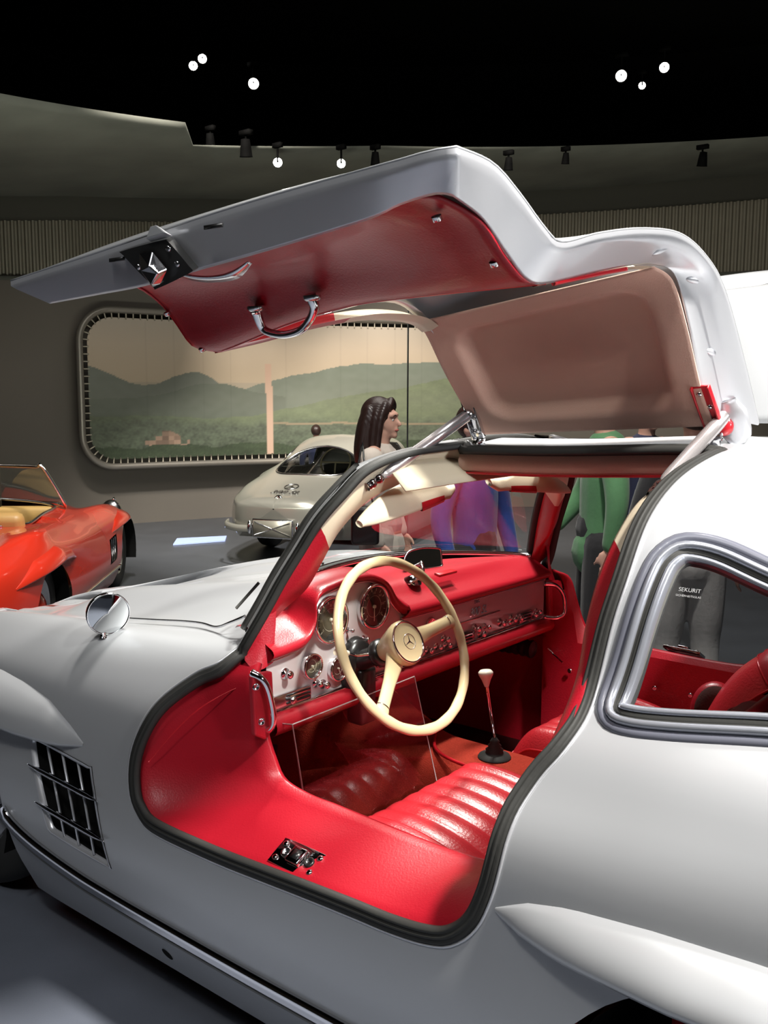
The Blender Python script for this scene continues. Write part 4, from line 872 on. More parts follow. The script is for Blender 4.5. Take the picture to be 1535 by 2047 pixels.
# wipers
def wiper(P,Q):
    g=G();tube(g,crv(P,50),.0030,8,scale=np.linspace(.7,1.1,50));g.build('wiper_arm',CHROMED,CAR);g=G();tube(g,Q,.0035,8);g.build('wiper_pivot',RUBBER,CAR)
wp=[]
for x,y in((.72,.60),(.60,.585),(.50,.58),(.42,.585),(.35,.60),(.29,.61),(.25,.60)):
    z=xt(x,t_of(x,y,1,6,12))[2];wp.append((x,y,z+.012+.03*max(0,(.35-x)/.1)))
wiper(wp,[(.275,.605,.905),(.235,.57,.965)])
wp2=[(x,y,xt(x,t_of(x,abs(y),1,6,12))[2]+.014) for x,y in((.47,.10),(.465,-.02),(.45,-.16),(.40,-.30))];wiper(wp2,[wp2[0],np.array(wp2[0])+[0,0,.01]])
# acrylic guard in the driver's footwell
AC=thing('acrylic_guard','clear acrylic guard sheet standing in the driver footwell under the dashboard','guard',(.04,.4,.24))
def ac(P):
    P=[np.array(p)-[.04,.4,.24] for p in P];g=G();px(g,P);g.build('acrylic_sheet',ACRYL,AC,smooth=False)
    g=G();tube(g,P+[P[0]],.0017,6);g.build('polished_edge',mat('acrylic_edge',(.5,.42,.42),.15,0,.5) if 'acrylic_edge' not in MATS else MATS['acrylic_edge'],AC)
ac([(.085,.618,.675),(.02,.615,.34),(.035,.14,.395),(.075,.19,.685)])
ac([(.085,.618,.675),(.02,.615,.36),(.40,.60,.40),(.42,.60,.62)])
# ================================================================== museum
FL=-.4
CX,CY=CAM[0],CAM[1]
fh=np.array([math.cos(YAW),math.sin(YAW)]);rh=np.array([math.sin(YAW),-math.cos(YAW)])   # forward / right on plan
def pol(Rr,deg,z=0):
    a=math.radians(deg);d=fh*math.cos(a)+rh*math.sin(a);return np.array([CX+d[0]*Rr,CY+d[1]*Rr,z])
FLOORM=mat('museum_floor',(.075,.08,.09),.38,0,0,bump=.15,bscale=300,var=.25,vscale=3)
PLATM=mat('platform_floor',(.135,.150,.185),.42,0,0,bump=.2,bscale=350,var=.15,vscale=8)
WALLM=mat('taupe_wall',(.15,.133,.112),.8,0,0,var=.08,vscale=.8)
CONC=mat('concrete_soffit',(.10,.105,.088),.85,0,0,bump=.4,bscale=12,var=.45,vscale=1.3)
CORR=mat('ribbed_metal',(.26,.24,.19),.5,.2,0,var=.1)
g=G();g.add([(-14,-22,FL),(26,-22,FL),(26,14,FL),(-14,14,FL)],[(0,1,2,3)]);g.build('floor',FLOORM,None,kind='structure')
PT=thing('display_platform','low grey display platform under the silver gullwing coupe','platform',(0,.6,FL))
g=G();boxv(g,(0,0,.2),(6.2,3.4,.399));g.build('platform_top',PLATM,PT,smooth=False,bevel=.01)
def ln(a,l,r): return l+(r-l)*min(1.3,max(-.8,(a+18)/34))
RW=lambda a:13.25+.078*(min(a,30)+18) if a>-18 else 13.25+.03*(a+18)
ZB=lambda a:ln(a,2.88,3.25)
ZT=lambda a:ln(a,3.60,4.30)
ZS=lambda a:ln(a,3.86,4.62)
def strip2(name,fa,m,a0=-75,a1=80,n=110,**k):
    return patch(name,[fa(a) for a in np.linspace(a0,a1,n)],m,None,kind='structure',**k)
strip2('wall_back',lambda a:[pol(RW(a),a,FL),pol(RW(a),a,ZB(a)+.02)],WALLM)
strip2('trim_1',lambda a:[pol(RW(a)-.06,a,ZB(a)-.05),pol(RW(a)-.08,a,ZB(a)),pol(RW(a)+.05,a,ZB(a)+.01)],CONC)
ctr=[0]
def ribs_(a):
    ctr[0]+=1;r=RW(a)+(.0 if ctr[0]%4<2 else .05);return [pol(r,a,ZB(a)),pol(r,a,ZT(a))]
strip2('trim_2',ribs_,CORR,-75,80,1740,smooth=False)
strip2('trim_3',lambda a:[pol(RW(a)+.06,a,ZT(a)),pol(RW(a)-.30,a,ZT(a)),pol(RW(a)-.30,a,ZS(a)+.05)],mat('dark_cove',(.05,.05,.04),.9))
def RI(a): return float(np.interp(a,[-60,-22,-11.4,-11.0,0,22,60],[6.3,8.75,10.1,10.8,11.6,14.0,15]))
FH=lambda a:.07 if a<-11.2 else .02
angs=np.r_[np.linspace(-60,-11.4,40),np.linspace(-11.0,70,60)]
rows=[[pol(RI(a),a,ZS(a)+FH(a)),pol(RI(a),a,ZS(a)),pol(RI(a)*.7+RW(a)*.3,a,ZS(a)-.02),pol(RW(a)-.2,a,ZS(a)-.02)] for a in angs]
patch('ceiling_soffit',rows,CONC,None,kind='structure')
g=G();g.add([(-14,-22,7.6),(26,-22,7.6),(26,14,7.6),(-14,14,7.6)],[(0,3,2,1)]);g.build('ceiling',BLACKM,None,kind='structure')
rows=[[pol(RI(a)+.02,a,ZS(a)+FH(a)),pol(19,a,ZS(a)+FH(a)+.05),pol(19.1,a,7.6)] for a in angs];patch('ceiling_void',rows,BLACKM,None,kind='structure')
# dark column at the far left
g=G();P=pol(8.3,-24.1);lathe(g,(P[0],P[1],FL),(0,0,1),[(.30,0),(.30,5.0)],24);c_=g.build('dark_column',mat('dark_bronze',(.035,.028,.02),.4,.4),None,label='dark bronze column at the far left edge beside the wall',cat='column')
# wall behind the viewer side
g=G();g.add([(-9,9,FL),(-9,9,7.6),(12,9,7.6),(12,9,FL)],[(0,1,2,3)]);g.add([(-9,9,FL),(-9,-20,FL),(-9,-20,7.6),(-9,9,7.6)],[(0,1,2,3)]);g.build('wall_rear',WALLM,None,kind='structure')
# ---- panorama picture
PN=thing('panorama_picture','wide rounded mountain landscape picture laced into a metal frame on the back wall','picture')
a0,a1=-17.7,6.0;Rp=13.6;zb,zt=.39,2.50
def pp(u,v,d=0):   # u across 0..1, v up 0..1
    a=a0+(a1-a0)*u;return pol(RW(a)-.35-d,a,zb+(zt-zb)*v)
Wd=math.radians(a1-a0)*Rp;Hd=zt-zb
def rr(ins,r,n=16):
    o=[];w_,h_=Wd-2*ins,Hd-2*ins
    for cx,cy,s in((w_-r,h_-r,0),(r,h_-r,90),(r,r,180),(w_-r,r,270)):
        for t in np.linspace(0,90,n): o.append(((ins+cx+r*math.cos(math.radians(s+t)))/Wd,(ins+cy+r*math.sin(math.radians(s+t)))/Hd))
    return o
def dense(o,k=220):
    P=np.array(o+[o[0]])*[Wd,Hd];L=np.r_[0,np.cumsum(np.linalg.norm(np.diff(P,axis=0),axis=1))];s=np.linspace(0,L[-1],k,endpoint=False);return np.stack([np.interp(s,L,P[:,0])/Wd,np.interp(s,L,P[:,1])/Hd],1)
fr=np.array([pp(u,v) for u,v in dense(rr(.03,.42))])
g=G();sweep(g,fr,circ(.045,12),True,np.tile([0,0,1.],(220,1)) if False else (fr*0+np.array([-fh[0],-fh[1],0])));g.build('frame_tube',mat('frame_metal',(.24,.22,.19),.4,.5),PN)
R=np.stack([np.array([pp(u,v,-.0) for u,v in dense(rr(.03,.42))]),np.array([pp(u,v,-.30) for u,v in dense(rr(.03,.42))])],1);mesh('frame_side',R.reshape(-1,3),gridf(220,2,True),[mat('frame_side_dark',(.08,.07,.06),.7)],PN)
nx_,ny_=300,130;ins=.13
def noise1(x,s,ph): return sum(math.sin(x*s*f_+ph*f_*1.7)*a_ for f_,a_ in((1,.5),(2.1,.27),(4.3,.13),(9.1,.06),(19,.03)))
V=[];Cc=[]
from mathutils import noise as mn
poly=dense(rr(ins,.34))
ua,ub=ins/Wd,1-ins/Wd;va,vb=ins/Hd,1-ins/Hd;rad=.34
def px2u(u_,v_): pass
def paint(x,y):
    # x 0..1 across the visible picture (0..~.9), y up 0..1
    sky=np.array([.52,.40,.27])*(1-y)+np.array([.40,.34,.27])*y
    if y>.55: sky=np.array([.55,.42,.29])*(1-(y-.55)/.45)+np.array([.43,.37,.30])*((y-.55)/.45)
    r1=.52+.10*math.exp(-((x-.27)/.09)**2)+.13*math.exp(-((x-0)/.08)**2)+.015*noise1(x,22,1)-.10*math.exp(-((x-.37)/.05)**2)
    r2=.50+.22*max(0,min(1,(x-.36)/.35))+.02*noise1(x,16,3)
    r3=.42+.12*math.exp(-((x-.30)/.14)**2)+.02*noise1(x,14,5)
    r4=.30+.30*max(0,min(1,(x-.42)/.5))+.02*noise1(x,12,8)
    r5=.26+.02*noise1(x,20,2)+.05*math.exp(-((x-.1)/.1)**2)
    nz=mn.noise(Vector((x*40,y*22,0)));nz2=mn.noise(Vector((x*140,y*70,3)))
    c=sky
    if y<r2: c=np.array([.16,.185,.145])+.02*nz
    if y<r1 and x<.45: c=np.array([.155,.17,.14])+.02*nz
    if y<r3 and x<.5: c=np.array([.115,.135,.105])+.02*nz
    if y<r4: c=np.array([.135,.17,.085])*(1+.25*nz+.15*nz2)
    if y<r5+.04: 
        k=min(1,(r5+.04-y)/.08);c=c*(1-k)+k*np.array([.075,.095,.06])*(1+.5*nz+.5*nz2)
    hz=max(0,1-abs(y-.42)/.4)*.42;c=c*(1-hz)+hz*np.array([.20,.205,.16])
    if .135<x<.25 and .07<y<.20:
        h=mn.cell(Vector((x*62,y*32,1)))
        top=.115+.085*math.exp(-((x-.19)/.04)**2)
        if h>-.25 and .06<y<top: c=np.array([.30,.20,.14])*(.75+.45*mn.cell(Vector((x*62,y*32,5))))
    if y<.085+.025*noise1(x,30,1): c=np.array([.035,.05,.025])*(1+.8*abs(nz2)+.3*nz)
    if x>.45 and abs(y-(.235+.01*noise1(x,9,2)))<.008: c=np.array([.25,.20,.13])
    if abs(x-(.452+.006*(1-y)))<.0085 and .0<y<.70: c=np.array([.50,.34,.25])
    if abs((x*14)%1-.5)>.485: c=c*.93
    return np.clip(c*.95,0,1)
for i in range(nx_+1):
    for j in range(ny_+1):
        x=i/nx_;y=j/ny_;X_=x*(Wd-2*ins);Y_=y*(Hd-2*ins);w_=Wd-2*ins;h_=Hd-2*ins
        # pull the corner points onto the rounded outline
        cx=min(max(X_,rad),w_-rad);cy=min(max(Y_,rad),h_-rad);dx,dy=X_-cx,Y_-cy
        if dx and dy:
            m_=max(abs(dx),abs(dy));L=math.hypot(dx,dy);X2,Y2=cx+dx*m_/L,cy+dy*m_/L
        else: X2,Y2=X_,Y_
        V.append(pp((ins+X2)/Wd,(ins+Y2)/Hd,-.01));Cc.append(paint(X2/w_,Y2/h_))
o=mesh('printed_canvas',V,[(f[0],f[3],f[2],f[1]) for f in gridf(nx_+1,ny_+1)],mat('canvas_print',(.3,.3,.3),.7),PN)
ca=o.data.color_attributes.new('print','FLOAT_COLOR','POINT');ca.data.foreach_set('color',np.c_[np.array(Cc),np.ones(len(Cc))].ravel())
nt=MATS['canvas_print'].node_tree;at=nt.nodes.new('ShaderNodeAttribute');at.attribute_name='print';b=nt.nodes['Principled BSDF']
for l in list(b.inputs['Base Color'].links): nt.links.remove(l)
nt.links.new(at.outputs['Color'],b.inputs['Base Color'])
nt.links.new(at.outputs['Color'],b.inputs['Emission Color']);b.inputs['Emission Strength'].default_value=CANVAS_GLOW
# lacing loops between canvas and frame
LM=mat('lacing_cord',(.42,.38,.30),.7);ia=dense(rr(.075,.38),150);ib=None;proto=None
for k in range(150):
    if ia[k][0]>.985: continue
    t_=(ia[(k+1)%150]-ia[k-1])*[Wd,Hd];t_/=np.linalg.norm(t_);n_=np.array([-t_[1],t_[0]]);a=np.array(pp(*ia[k],.0));b_=np.array(pp(ia[k][0]+n_[0]*.075/Wd,ia[k][1]+n_[1]*.075/Hd,.005));d=b_-a;L=np.linalg.norm(d)
    if proto is None:
        g=G();tube(g,[(0,0,0),(0,.01,.5),(0,0,1)],.008/.08,5);proto=g.build('lacing_cord',LM,PN);o=proto
    else:
        o=proto.copy();COL.objects.link(o)
    q=Vector(d).to_track_quat('Z','Y');o.parent=PN;o.matrix_basis=Matrix.Translation(Vector(a))@q.to_matrix().to_4x4()@Matrix.Diagonal((.09,.09,L,1))
# ---- spotlights
def spotlight(p,tgt,lit,label,group,sc_=1,est=60,housing=True):
    t=thing('spotlight',label,'spotlight',tuple(p),0,group);d=np.array(tgt,float)-np.array(p);d/=np.linalg.norm(d)
    g=G();lathe(g,(0,0,0),d,[(.0005,-.22*sc_),(.06*sc_,-.21*sc_),(.075*sc_,-.10*sc_),(.085*sc_,0),(.092*sc_,.02*sc_),(.082*sc_,.0)],20);g.build('lamp_housing',LAMPB,t)
    g=G();lathe(g,(0,0,0),d,[(.080*sc_,-.01),(.04*sc_,.0),(.0005,.002)],20);g.build('lamp_lens',LENS if lit else BLACK,t)
    g=G();tube(g,[(0,0,.0),(0,0,.30*sc_)],.012,6);boxv(g,(0,0,.30*sc_),(.20*sc_,.08*sc_,.05));g.build('mounting_bracket',LAMPB,t)
    return t
LENS=mat('lit_lens',(1,1,1),.4,emit=(1,.96,.88),estr=40)
def atpx(u,v,wd):
    d=_f*FPX+_r2*(u-767.5)+_u2*(1023.5-v);d=d/d.dot(_f);return np.array(Vector(CAM)+d*wd)
for k,(x,y,z,lb) in enumerate([(4.35,-8.05,6.17,'upper spotlight of the touching pair high on the black ceiling at left'),(4.28,-7.86,6.05,'lower left spotlight of the touching pair high on the black ceiling'),(5.4,-9.0,6.0,'tilted single spotlight right of the touching pair on the black ceiling'),(0,0,0,'')][:0]): pass
hs=[((386,131),12.4,.68,'lower left lamp of the touching pair on the black ceiling'),((404,118),13.0,.72,'upper right lamp of the touching pair on the black ceiling'),((507,168),12.0,.80,'single bright lamp right of the touching pair'),((1242,151),12.2,.85,'wide-flared bright lamp, leftmost of the right-hand trio'),((1283,172),12.4,.55,'small lowest lamp of the right-hand trio'),((1328,134),12.2,.75,'uppermost lamp at the right end of the trio')]
HS=[tuple(round(float(q),2) for q in atpx(u,v,w_)) for (u,v),w_,s_,l in hs]
for p,(uv,w_,s_,l) in zip(HS,hs): spotlight(p,np.array(CAM)*.8+np.array(p)*.2+[0,0,-.6],True,'lit ceiling '+l,'lit lamps on the black ceiling',s_)
ed=[((555,325),10.6,True,.62,'small lit lamp on the soffit edge left of the second lit one'),((682,327),10.8,True,.60,'small lit lamp on the soffit edge above the open door'),((421,292),10.4,False,.62,'unlit black lamp at the soffit corner, leftmost on the edge'),((492,311),10.4,False,.8,'unlit black lamp left of the small lit lamp on the soffit edge'),((750,328),10.9,False,.62,'unlit black lamp just right of the two lit edge lamps'),((1016,338),11.2,False,.62,'unlit black lamp beside the rear curve of the open door'),((1130,326),11.4,False,.55,'unlit black lamp, middle one right of the open door'),((1403,330),11.8,False,.72,'unlit black lamp, rightmost on the soffit edge')]
for (u,v),w_,lit,s_,l in ed:
    p=atpx(u,v,w_);spotlight(p,np.array(CAM)*.6+np.array(p)*.4+[0,0,-.8] if lit else p+[0,0,-1]+.3*np.array([fh[0],fh[1],0]),lit,l,'lamps along the soffit edge',s_)
# small glowing signs at left
for (u,v),w_,sz,l in(((31,550),12.9,(.19,.10),'small pale glowing sign high on the wall at far left'),((255,578),12.9,(.12,.05),'small pale glowing sign below the open door tip')):
    p=atpx(u,v,w_);t=thing('wall_sign',l,'sign',tuple(p));g=G();boxv(g,(0,0,0),(sz[0],.03,sz[1]),[np.array([rh[0],rh[1],0]),np.array([fh[0],fh[1],0]),np.array([0,0,1])]);g.build('sign_panel',mat('sign_glow',(.6,.8,.75),.5,emit=(.6,.85,.78),estr=.8) if 'sign_glow' not in MATS else MATS['sign_glow'],t,smooth=False)
p=atpx(52,906,12.9);t=thing('wall_label','small dim grey label panel on the wall above the red roadster','label',tuple(p));g=G();boxv(g,(0,0,0),(.16,.03,.17),[np.array([rh[0],rh[1],0]),np.array([fh[0],fh[1],0]),np.array([0,0,1])]);g.build('label_panel',mat('dim_label',(.10,.10,.12),.5),t,smooth=False)
# floor caption strip
a,b=np.array(atpx(346,1090,1)),0
def gnd(u,v,z=FL):
    d=_f*FPX+_r2*(u-767.5)+_u2*(1023.5-v);s_=(z-CAM[2])/d.z;return np.array([CAM[0]+d.x*s_,CAM[1]+d.y*s_,z])
q=[gnd(*p_) for p_ in((346,1091),(450,1083),(453,1074),(354,1079))];c=sum(q)/4
t=thing('floor_caption_light','pale blue lit caption strip on the floor left of the silver racing coupe','light',tuple(c));g=G();g.add([p_-c+[0,0,.004] for p_ in q]+[p_-c+[0,0,.02] for p_ in q],[(4,5,6,7),(0,1,5,4),(1,2,6,5),(2,3,7,6),(3,0,4,7)]);g.build('light_panel',mat('caption_glow',(.4,.5,.8),.4,emit=(.35,.43,.78),estr=.5),t,smooth=False)
# hanging cable
p0=atpx(808,640,9.0);p1=atpx(822,900,9.0);g=G();cc=(p0[:2]+p1[:2])/2;tube(g,[(cc[0],cc[1],FL),(cc[0],cc[1],3.3)],.008,6);g.build('thin_pole',BLACK,None,label='thin black vertical pole in front of the landscape picture',cat='pole')
# ================================================================== other cars
REDC=mat('orange_red_paint',(.62,.030,.012),.25,0,.9,var=.03);TAN=mat('tan_leather',(.50,.30,.10),.45,bump=.2);WARMS=mat('warm_silver_paint',(.40,.385,.33),.28,.5,.8,var=.02)
S_gull=S;NRM_gull=NRM
_deck=_lin([(2,.60),(1.7,.70),(1.2,.86),(.9,.95),(-1.3,.95),(-1.7,.86),(-2.4,.64)],.1)
def S_road(x,t):
    x=np.asarray(x,float);t=np.asarray(t,float);fi=np.clip((x-XG[0])/.01,0,len(XG)-1.001);i=fi.astype(int);a=(fi-i)[...,None];k=np.clip(t,0,11.9999).astype(int);b=(t-k)[...,None]
    g_=lambda A,k:A[i,k]*(1-a)+A[i+1,k]*a
    p0,p1,m0,m1=g_(T_f,k),g_(T_f,k+1),g_(D_f,k),g_(D_f,k+1);c=1-b
    yz=c*p0+b*p1+(c**3-c)/6*m0+(b**3-b)/6*m1
    z=yz[...,1].copy();lim=np.interp(x,XG,_deck)-.10*(np.clip(yz[...,0],0,1)/.8)**2
    rear=np.where(x<-.4,np.interp(x,[-2.4,-1.7,-1.2,-.7,-.4],[.66,.80,.87,.87,.86]),9.);bul=rear+.05*np.exp(-((yz[...,0]-.68)/.12)**2)*np.clip((-x-.5)/.5,0,1)-.03*(x<-.4)
    ww=np.clip((t-4.0)/2.0,0,1);ww=ww*ww*(3-2*ww)*np.clip((-.3-x)/.25,0,1);z=z-ww*np.maximum(z-bul,0)
    return np.concatenate([x[...,None],yz[...,0:1],z[...,None]],-1)
# roadster
RC=thing('red_roadster','orange-red open roadster with tan seats parked at the left edge','car')
S=S_road
def ell2(cx,cz,a,b,n=30): 
    return [(cx+a,-.02)]+[(cx+a*math.cos(math.pi*i/n),t_of(cx+a*math.cos(math.pi*i/n),cz+b*math.sin(math.pi*i/n),2,.3,5)) for i in range(n+1)]+[(cx-a,-.02)]
cp=[(x,t_of(x,y,1,6,12)) for x,y in((.22,.02),(.21,.30),(.16,.46),(.05,.54),(-.3,.55),(-.62,.54),(-.74,.45),(-.78,.30),(-.79,.02))];cp=[(cp[0][0],12.0)]+cp[1:-1]+[(cp[-1][0],12.0)]
aR=ell2(-1.2,.33,.37,.32);aF=ell2(1.2,.33,.37,.30);cpd=cp
both('body_shell',REDC,RC,[cpd,aR,aF,vent])
patch('tail_panel',cap(-2.4,-1),REDC,RC);patch('nose_panel',cap(2.0,1),REDC,RC)
for s_ in(1,-1):
    for x,nm in((-1.2,'rear'),(1.2,'front')):
        wheel(RC,(x,s_*.70,.335),s_,cap_m=REDC)
        g=G();th=np.linspace(-.35,math.pi+.35,20);A=np.stack([x+.375*np.cos(th),np.full(20,s_*.865),.33+.33*np.sin(th)],1);B=A*[1,.62,1];g.add(np.stack([A,B],1).reshape(-1,3),gridf(20,2));g.add(list(B)+[(x,s_*.54,.33)],[(i,i+1,20) for i in range(19)]);g.build('wheel_well',BLACKM,RC)
    xr=np.linspace(-.62,-1.80,36);xf=np.linspace(.60,1.75,36);
    flare('wheel_arch_flare',xr,np.interp(-xr,[.62,.8,1.1,1.5,1.8],[.60,.70,.76,.72,.60]),np.interp(-xr,[.62,.8,1.1,1.5,1.8],[.595,.63,.66,.63,.59]),np.interp(-xr,[.62,.8,1.1,1.5,1.8],[0,.03,.06,.05,0]),s_,RC,REDC)
    flare('wheel_arch_flare',xf,np.interp(xf,[.6,.8,1.1,1.5,1.75],[.60,.69,.74,.70,.60]),np.interp(xf,[.6,.8,1.1,1.5,1.75],[.595,.62,.65,.62,.59]),np.interp(xf,[.6,.8,1.1,1.5,1.75],[0,.03,.06,.05,0]),s_,RC,REDC)
    g=G();P=np.array([(x,(S(np.array(x),np.array(1.05))[1]+.004)*s_,S(np.array(x),np.array(1.05))[2]) for x in np.linspace(.82,-.82,30)]);tube(g,P,.012,8);g.build('rocker_strip',CHROME,RC)
    vv=np.array([xt(a,b) for a,b in vent])*[1,s_,1];ce=vv.mean(0);g=G();g.add(list(vv-[0,.03*s_,0])+list(vv),[tuple(range(48))]+[(i,(i+1)%48,48+(i+1)%48,48+i) for i in range(48)]);g.build('side_vent_recess',BLACKM,RC)
    for k in(1,2,3):
        a_,b_=xt(.722-.061*k,3.12-.03*k)*[1,s_,1],xt(.632-.059*k,1.72)*[1,s_,1];g=G();tube(g,[a_,b_],.005,6);g.build('vent_bar',CHROMED,RC)
    g=G();sph(g,(1.93,.56*s_,.60),.11,0,20,12,(.6,1,1.25));g.build('headlamp',CHROMED,RC)
    g=G();boxv(g,(2.06,.42*s_,.42),(.06,.4,.09));g.build('bumper',CHROME,RC,bevel=.02)
    g=G();sph(g,(1.62,.66*s_,.78),.02,0,12,8,(2,.8,.8));g.build('side_lamp',CHROME,RC)
g=G();boxv(g,(-.2,0,.22),(1.3,1.2,.03));px(g,[(.35,.6,.22),(.35,-.6,.22),(.30,-.55,.86),(.30,.55,.86)]);px(g,[(-.82,.6,.22),(-.82,-.6,.22),(-.80,-.55,.84),(-.80,.55,.84)]);g.build('cockpit_tub',TAN,RC)
for y in(.30,-.30):
    g=G();boxv(g,(-.32,y,.44),(.5,.46,.16));g.build('seat_cushion',TAN,RC,bevel=.04);g=G();boxv(g,(-.66,y,.68),(.14,.46,.52),[np.array([.97,0,.25]),np.array([0,1,0]),np.array([-.25,0,.97])]);g.build('seat_back',TAN,RC,bevel=.05)
g=G();boxv(g,(.16,0,.80),(.12,1.1,.16));g.build('dashboard',TAN,RC,bevel=.03)
g=G();lathe(g,(.0,.32,.78),(-.9,0,.4),[(.20,-.01),(.212,0),(.20,.01),(.188,0),(.20,-.01)],32);tube(g,[(.01,.13,.78),(.01,.51,.78)],.012);g.build('steering_wheel',IVORY,RC)
ws=[(.36-.24*u*u,.60*u,.90) for u in np.linspace(-1,1,24)];wt=[(-.02-.12*u*u+.03,.50*u,1.22) for u in np.linspace(-1,1,24)]
patch('windshield',np.stack([ws,wt],1),GLASS,RC);g=G();fr_=ws+[wt[-1]]+wt[::-1][1:];tube(g,crv(np.array(fr_),90,True),.014,8,True);g.build('windshield_frame',CHROME,RC)
ck=np.array([xt(a,b) for a,b in cp]);ck=np.vstack([ck,(ck*[1,-1,1])[::-1]]);g=G();tube(g,crv(ck,120,True)+[0,0,.006],.012,8,True);g.build('cockpit_bead',CHROMED,RC)
S=S_gull
q=Vector((5.95-4.55,-3.05+1.52,0));hd=math.atan2(q.y,q.x)
RC.rotation_euler=(0,0,hd);wc=Vector((5.25,-2.28,FL));RC.location=wc-Vector((rh[0]*.06,rh[1]*.06,0))+Matrix.Rotation(hd,3,'Z')@Vector((0,.72,0))
# silver racing coupe seen from behind
SC=thing('racing_coupe','pale silver coupe seen from behind with boot emblem, by the landscape picture','car')
RW2=[(-1.10,12),(-1.12,11),(-1.18,9.8),(-1.32,8.7),(-1.55,8.2),(-1.68,8.9),(-1.72,10.3),(-1.73,12)]
SW2=[(-.10,8.9),(-.16,9.25),(-.60,9.35),(-.98,9.0),(-1.05,8.2),(-.95,7.0),(-.45,6.7),(.02,6.8)]
both('body_shell',WARMS,SC,[RW2,SW2,[(.10,7.6),(.10,11.9),(.10,12),(.099,12),(.099,7.6)][:0] or RWN[:0] or [(-2.39,.01),(-2.38,.01),(-2.38,.012)],archF,ell(-1.2,.33,.37,.32)])
patch('tail_panel',cap(-2.4,-1),WARMS,SC);patch('nose_panel',cap(2.0,1),WARMS,SC)
g=G();R=np.array([[wsp(u,v,.002) for v in(0,.33,.66,1)] for u in np.linspace(-1,1,20)]);patch('windshield',R,GLASSD,SC)
def win(poly,name,o=-.006):
    P=np.array([xt(a,b) for a,b in crv(np.array(poly)*[1,TS],50,False)/[1,TS]]);return P
rwL=win(RW2,'r');rwp=np.vstack([rwL,(rwL*[1,-1,1])[::-1]]);rwp=crv(rwp,120,True)
g=G();tube(g,rwp+[0,0,.004],.013,8,True);g.build('rear_window_frame',CHROMED,SC)
R=np.array([[S(np.array(-1.18-.60*a),np.array(9.2+2.8*b)) for b in np.linspace(0,1,10)] for a in np.linspace(0,1,12)]);patch('rear_window',np.concatenate([R,R[:,::-1]*[1,-1,1]],1)+[0,0,-.008],GLASSD,SC)
for s_ in(1,-1):
    P=crv(np.array([xt(a,b) for a,b in SW2]),60,True)*[1,s_,1];c=P.mean(0);R=np.stack([c+(P-c)*k for k in(1,.6,.02)],1);mesh('side_window',R.reshape(-1,3),gridf(60,3,True),[GLASSD],SC);g=G();tube(g,P,.010,6,True);g.build('side_window_frame',CHROMED,SC)
    for x in(1.2,-1.2): wheel(SC,(x,s_*.68,.335),s_,cap_m=WARMS)
    g=G();sph(g,(-2.33,.47*s_,.50),.05,0,16,10,(.5,1.2,.8));g.build('tail_lamp',mat('tail_lamp_red',(.4,.02,.01),.2,coat=.5) if 'tail_lamp_red' not in MATS else MATS['tail_lamp_red'],SC)
    g=G();P=crv([(-2.30,.66*s_,.42),(-2.44,.60*s_,.41),(-2.53,.45*s_,.40),(-2.55,.27*s_,.40)],30);sweep(g,P,[(-.04,-.01),(-.03,.02),(.03,.02),(.04,-.01)],up=(-1,.3*s_,0));g.build('rear_bumper',WARMS,SC)
    g=G();sph(g,(-2.56,.27*s_,.42),.045,0,14,10,(.6,.6,1.6));g.build('bumper_overrider',CHROME,SC)
R=np.array([[ (-.5-.62*a,y,.80) for y in(-.6,.6)] for a in(0,1)]);patch('parcel_shelf',R,BLACK,SC)
g=G();boxv(g,(-.2,0,.4),(1.7,1.2,.03));boxv(g,(.18,0,.84),(.14,1.1,.16));g.build('cabin_floor_and_dash',BLACK,SC)
g=G();lathe(g,(-.05,.32,.92),(-.9,0,.4),[(.20,-.012),(.213,0),(.20,.012),(.187,0),(.20,-.012)],36);tube(g,[(-.05,.13,.92),(-.05,.51,.92)],.012);tube(g,[(-.05,.32,.92),(-.1,.32,.73)],.012);g.build('steering_wheel',IVORY,SC)
# number plate, emblem, lettering on the tail
# tail surface direction frame
def tl(y,z):  # point on the tail cap outside
    return np.array([-2.58,y,z])
g=G();boxv(g,(-2.575,.0,.415),(.02,.46,.20));g.build('plate_holder',CHROMED,SC,bevel=.01);g=G();boxv(g,(-2.588,0,.415),(.006,.43,.17));g.build('number_plate',mat('bare_plate',(.34,.32,.26),.4,.4),SC)
g=G()
for a,b in(((.2,.07),(-.2,-.07)),((-.2,.07),(.2,-.07))): tube(g,[(-2.593,a[0],.415+a[1]),(-2.593,b[0],.415+b[1])],.006,6)
g.build('crossed_wire',CHROMED,SC)
def ontail(x,dz=.006):
    p=S(np.array(float(x)),np.array(12.0));n=NRM(np.array(float(x)),np.array(11.9));n=np.array([n[0],0,n[2]]);n/=np.linalg.norm(n);n*=math.copysign(1,n[2]);return p+n*dz,n
p_,n_=ontail(-2.10);e=np.array([0,-1.,0]);u_=np.cross(n_,e)
g=G();ring=[p_+e*.075*math.cos(t)+u_*.075*math.sin(t) for t in np.linspace(0,2*math.pi,32,endpoint=False)];tube(g,ring,.008,6,True)
for k in range(3):
    a=math.pi/2+k*2*math.pi/3;q1=p_+e*.073*math.cos(a)+u_*.073*math.sin(a);l_=p_+e*.012*math.cos(a+1.57)+u_*.012*math.sin(a+1.57);r_=p_+e*.012*math.cos(a-1.57)+u_*.012*math.sin(a-1.57);g.add([q1,l_+n_*.004,p_+n_*.012,r_+n_*.004],[(0,1,2),(0,2,3)])
g.build('star_emblem',CHROMED,SC)
p_,n_=ontail(-2.27,.008);u_=np.cross(n_,e);textmesh('script_emblem','300 SL',.12,m4(e,u_,n_,p_),CHROMED,SC,.004,.3)
